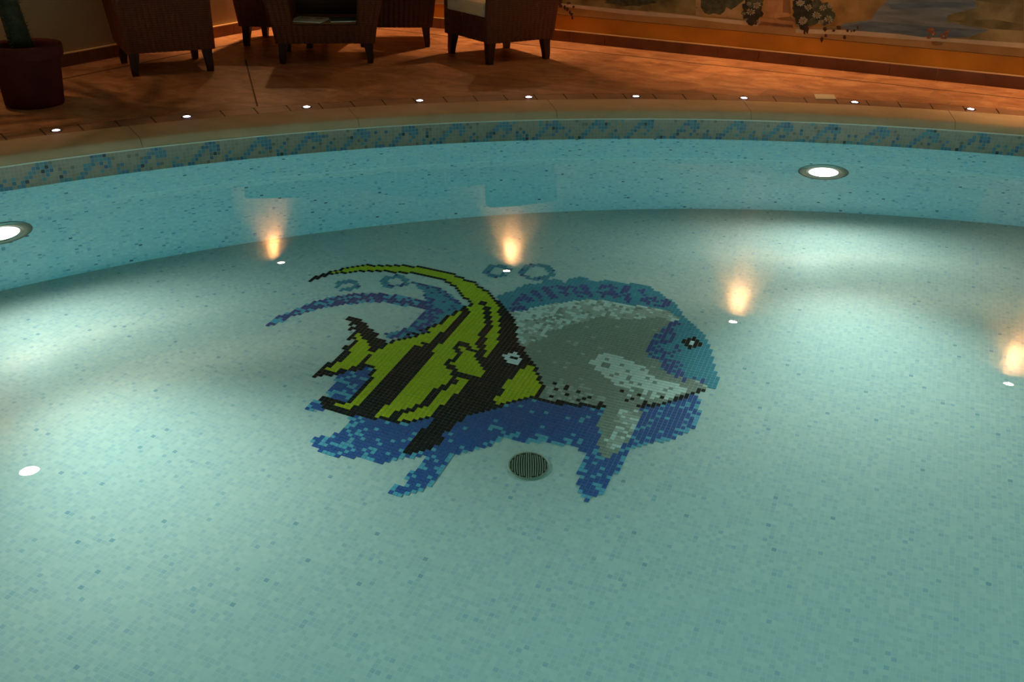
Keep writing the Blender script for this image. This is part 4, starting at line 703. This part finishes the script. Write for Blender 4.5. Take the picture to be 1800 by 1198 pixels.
# ================================================================== MURAL (a painted panel on the right wall)
def paint(name, c, var=.3, vs=5, st=None): return simple(name, c, .75, .2, var=var, vscale=vs, stretch=st)
PM = {'base': paint('paint_tan', (.46, .25, .085), .2, 4), 'ledge': paint('paint_cream_ledge', (.58, .42, .24), .12, 6), 'olive': paint('paint_olive', (.20, .14, .05), .55, 7), 'shrub': paint('paint_shrub', (.075, .07, .035), .5, 25),
      'path': paint('paint_path', (.40, .25, .10), .25, 9), 'stone': paint('paint_urn', (.40, .18, .065), .3, 12), 'stoned': paint('paint_urn_shade', (.20, .08, .03), .3, 12), 'dark': paint('paint_leaf_dark', (.035, .030, .018), .4, 30),
      'ochre': paint('paint_ochre', (.36, .18, .05), .4, 6), 'lake': paint('paint_lake', (.20, .19, .165), .3, 4, (1, 1, 7)), 'lake2': paint('paint_lake_blue', (.13, .15, .155), .3, 5, (1, 1, 7)), 'bank': paint('paint_bank', (.26, .175, .07), .5, 6), 'bankd': paint('paint_bank_dark', (.15, .10, .04), .4, 8),
      'sky': paint('paint_sky', (.40, .31, .19), .15, 2), 'column': paint('paint_column', (.58, .44, .29), .1, 8, (4, 4, 1)), 'columnd': paint('paint_column_line', (.30, .19, .11), .1, 8), 'petal': paint('paint_petal', (.36, .29, .18), .12, 40), 'heart': paint('paint_heart', (.35, .17, .03), .2, 40), 'vine': paint('paint_vine', (.07, .03, .02), .4, 40), 'bird': paint('paint_bird', (.30, .10, .045), .4, 50), 'line': simple('panel_shadow_line', (.05, .03, .02), .8)}
keys = list(PM); mb = MB()
def sh(x, y): 
    p = wall_hit(x, y, True, .0); r = p-CORN; return r.dot(DR), p.z
def wp(s, z, off): p = CORN+DR*s+NR*off; return (p.x, p.y, z)
zb = sh(1200, 44.5)[1]; TH = .018
s0, s1, z1 = .55, 13.5, 2.32
lo = [wp(s0, zb, .001), wp(s1, zb, .001), wp(s1, zb, TH), wp(s0, zb, TH)]; mb.hexa(lo, [(a, b, z1) for a, b, c in lo], keys.index('base'))
lo = [wp(s0, zb-.004, .001), wp(s1, zb-.004, .001), wp(s1, zb-.004, TH-.004), wp(s0, zb-.004, TH-.004)]; mb.hexa(lo, [(a, b, zb) for a, b, c in lo], keys.index('line'))  # dark strip under the panel, painted as its shadow line
layer = [0]
def tri_poly(pts, key, off):
    from mathutils.geometry import tessellate_polygon
    tr_ = tessellate_polygon([[Vector((a, b, 0)) for a, b in pts]])
    mb.mesh([wp(a, b, off) for a, b in pts], [tuple(t_) for t_ in tr_], keys.index(key))
ZV = {'4': (1100, 0, 5.143), '5': (1400, 0, 4.5), '3': (700, 0, 3.993)}
def poly(key, spec):
    layer[0] += 1; cur = None; pts = []
    for tok in spec.split():
        if tok in ZV: cur = ZV[tok]; continue
        a, b = map(float, tok.split(',')); pts.append(sh(cur[0]+a/cur[2], cur[1]+b/cur[2]))
    tri_poly([(a, min(b, z1)) for a, b in pts], key, TH+.0001*layer[0])
def quad(key, s, w0, z0, z2, w1=None):
    layer[0] += 1; w1 = w1 or w0; tri_poly([(s-w0, z0), (s+w0, z0), (s+w1, z2), (s-w1, z2)], key, TH+.0001*layer[0])
# painted sky and columns in the upper part of the mural
layer[0] += 1; tri_poly([(s0, .78), (s1, .78), (s1, z1), (s0, z1)], 'sky', TH+.0001*layer[0])
for s in (s_of(-.02, 9.01, True), s_of(1.99, 7.91, True), s_of(3.94, 6.84, True), s_of(5.92, 5.75, True)):
    s += .02; quad('column', s, .085, .62, 2.0); quad('column', s, .115, 1.86, 1.93, .125)
    for z_ in (1.70, 1.86, 1.93, 1.97): quad('columnd', s, .10, z_, z_+.008)
poly('olive', '3 1050,-60 1050,15 1250,35 1797,95 4 200,90 500,118 700,140 700,-90')
poly('ledge', '3 250,-22 250,18 1050,12 1310,38 4 0,85 400,118 700,150 1000,178 1200,188 1200,235 900,205 600,165 300,150 0,125 3 1310,62 1050,30 250,28')
poly('path', '4 640,-90 640,140 860,150 1060,170 1200,190 1230,-90')
poly('shrub', '4 690,-60 685,60 720,115 760,130 800,118 860,132 900,100 915,60 960,85 1000,60 1090,-10 1090,-60')
poly('ochre', '4 1240,-90 1240,190 1540,240 5 330,205 430,172 600,150 640,80 720,0 720,-90')
poly('lake', '5 330,215 380,180 460,172 600,150 640,80 720,0 720,-90 1420,-90 1430,60 1200,120 1190,170 1530,235 1340,295 1000,290 700,257 480,240')
poly('lake2', '5 340,215 600,165 900,190 1150,210 1500,238 1340,293 1000,288 700,255 480,238')
poly('lake2', '5 720,30 1000,10 1420,20 1420,50 1100,60 760,70')
poly('bank', '5 1400,-90 1430,60 1200,115 1190,170 1530,235 1330,298 1800,345 1800,-90')
poly('bankd', '5 1230,160 1560,150 1800,190 1800,240 1530,225')
poly('bankd', '5 1420,0 1600,30 1800,20 1800,-60 1420,-60')
poly('ledge', '5 330,232 470,240 820,266 1000,292 1250,302 1800,338 1800,378 1250,332 800,303 400,272 0,258 0,226')
poly('ledge', '5 1795,338 1795,378 2200,412 2200,372')
poly('stone', '4 1290,-60 1295,110 1420,135 1485,105 1490,-60')
poly('stoned', '4 1430,-60 1425,135 1500,120 1490,-60')
poly('stone', '4 1250,90 1330,108 1480,112 1500,165 1440,172 1250,150')
poly('stoned', '4 1370,160 1500,145 1530,192 1420,185')
poly('stone', '4 1208,155 1530,192 1535,256 1200,228')
poly('stoned', '4 1222,190 1520,225 1522,245 1210,222')
def blob(key, cx, cy, rx, ry, n, seed):
    r_ = random.Random(seed); pts = []
    for k in range(n):
        a = 2*math.pi*k/n; q = .72+.36*r_.random(); pts.append((cx+rx*q*math.cos(a), cy+ry*q*math.sin(a)))
    return pts
def blobp(key, z, cx, cy, rx, ry, n=22, seed=0):
    layer[0] += 1; Z = ZV[z]; tri_poly([(lambda q: (q[0], min(q[1], z1)))(sh(Z[0]+a/Z[2], Z[1]+b/Z[2])) for a, b in blob(key, cx, cy, rx, ry, n, seed)], key, TH+.0001*layer[0])
blobp('dark', '4', 1150, 90, 105, 120, 26, 1); blobp('dark', '4', 1150, 190, 55, 40, 16, 2); blobp('shrub', '4', 1180, 20, 80, 70, 18, 3)
blobp('dark', '4', 1620, 120, 110, 150, 26, 4); blobp('shrub', '5', 170, 100, 150, 105, 26, 5); blobp('dark', '5', 60, 90, 90, 100, 20, 6); blobp('dark', '4', 1560, 30, 50, 60, 16, 9)
def daisy(z, cx, cy, r, seed):
    Z = ZV[z]; layer[0] += 1; off = TH+.0001*layer[0]; r_ = random.Random(seed)
    for k in range(9):
        a = 2*math.pi*k/9+r_.random()*.3; ux, uy = math.cos(a), math.sin(a)*.85; L_ = r*(.8+.4*r_.random()); w = r*.17
        pts = [(cx+ux*r*.2, cy+uy*r*.2), (cx+ux*L_*.7-uy*w, cy+uy*L_*.7+ux*w), (cx+ux*L_, cy+uy*L_), (cx+ux*L_*.7+uy*w, cy+uy*L_*.7-ux*w)]
        tri_poly([sh(Z[0]+a_/Z[2], Z[1]+b_/Z[2]) for a_, b_ in pts], 'petal', off)
    tri_poly([sh(Z[0]+(cx+r*.22*math.cos(k))/Z[2], Z[1]+(cy+r*.2*math.sin(k))/Z[2]) for k in range(6)], 'heart', off+.00005)
for i, (z, x, y, r) in enumerate((('4', 1135, 105, 42), ('4', 1190, 45, 40), ('4', 1205, 195, 26), ('4', 1120, 30, 24), ('4', 1075, 120, 20), ('4', 1610, 175, 40), ('4', 1580, 25, 36), ('5', 55, 165, 40), ('5', 165, 118, 38), ('5', 260, 148, 40), ('5', 100, 55, 34), ('5', 40, 20, 34), ('5', 215, 60, 30), ('5', 270, 45, 26), ('5', 200, 170, 24))): daisy(z, x, y, r, i)
for i, (z, x, y, rx, ry) in enumerate((('5', 85, 228, 20, 24), ('5', 70, 250, 9, 22), ('5', 232, 228, 18, 20), ('5', 237, 278, 12, 16), ('5', 205, 310, 10, 26), ('5', 340, 215, 20, 18), ('5', 300, 240, 14, 10), ('5', 385, 292, 14, 18), ('5', 410, 240, 12, 14), ('5', 490, 215, 9, 16), ('5', 462, 240, 12, 10), ('5', 440, 245, 8, 8),
    ('3', 1140, 8, 26, 30), ('3', 1150, 40, 12, 14), ('3', 1178, 48, 9, 18), ('3', 1196, 62, 11, 14), ('3', 1214, 82, 8, 14), ('3', 1226, 98, 12, 11), ('3', 1231, 122, 7, 16), ('3', 1240, 46, 10, 10), ('3', 1205, 20, 16, 10), ('4', 1640, 258, 22, 30), ('4', 1650, 285, 9, 20), ('4', 1780, 350, 16, 20), ('4', 1180, 205, 18, 20), ('4', 1110, 190, 16, 16))): blobp('vine', z, x, y, rx, ry, 12, 20+i)
for i, (x, y, rx, ry) in enumerate(((1068, 238, 30, 26), (1090, 262, 22, 18), (1052, 292, 20, 14), (1158, 275, 24, 18), (1190, 262, 16, 26), (1204, 240, 9, 14), (1172, 298, 30, 8))): blobp('bird', '5', x, y, rx, ry, 12, 60+i)
blobp('petal', '5', 1085, 268, 9, 8, 8, 80); blobp('petal', '5', 1168, 280, 8, 6, 8, 81); blobp('ochre', '5', 1120, 342, 50, 13, 14, 82)
blobp('shrub', '3', 1640, 10, 190, 35, 26, 83); blobp('olive', '4', 420, 60, 240, 45, 26, 84)
tag(mb.build('mural', [PM[k] for k in keys]), 'painted garden mural with lake, stone urn and white daisies on the ochre wall', 'mural')

# ================================================================== CAMERA
cam = bpy.data.cameras.new('camera'); co = bpy.data.objects.new('camera', cam); C.objects.link(co)
co.matrix_world = Matrix(((CAMR.x, CAMU.x, -CAMF.x, CAMP.x), (CAMR.y, CAMU.y, -CAMF.y, CAMP.y), (CAMR.z, CAMU.z, -CAMF.z, CAMP.z), (0, 0, 0, 1)))
cam.sensor_width = 36; cam.sensor_fit = 'HORIZONTAL'; cam.lens = FPX*36/1800; cam.clip_start = .05
sc = bpy.context.scene; sc.camera = co
w = bpy.data.worlds.new('world'); sc.world = w; w.use_nodes = True
w.node_tree.nodes['Background'].inputs[0].default_value = (.9, .6, .35, 1); w.node_tree.nodes['Background'].inputs[1].default_value = 0.0
vs_ = sc.view_settings; vs_.view_transform = 'Standard'; vs_.look = 'None'; vs_.gamma = 1; vs_.use_curve_mapping = False; vs_.exposure = EXPO
sc.display_settings.display_device = 'sRGB'
sc.cycles.max_bounces = 12; sc.cycles.diffuse_bounces = 4; sc.cycles.transmission_bounces = 8; sc.cycles.glossy_bounces = 4; sc.cycles.caustics_refractive = True; sc.cycles.caustics_reflective = False
sc.cycles.sample_clamp_indirect = 60
sc.cycles.use_denoising = True
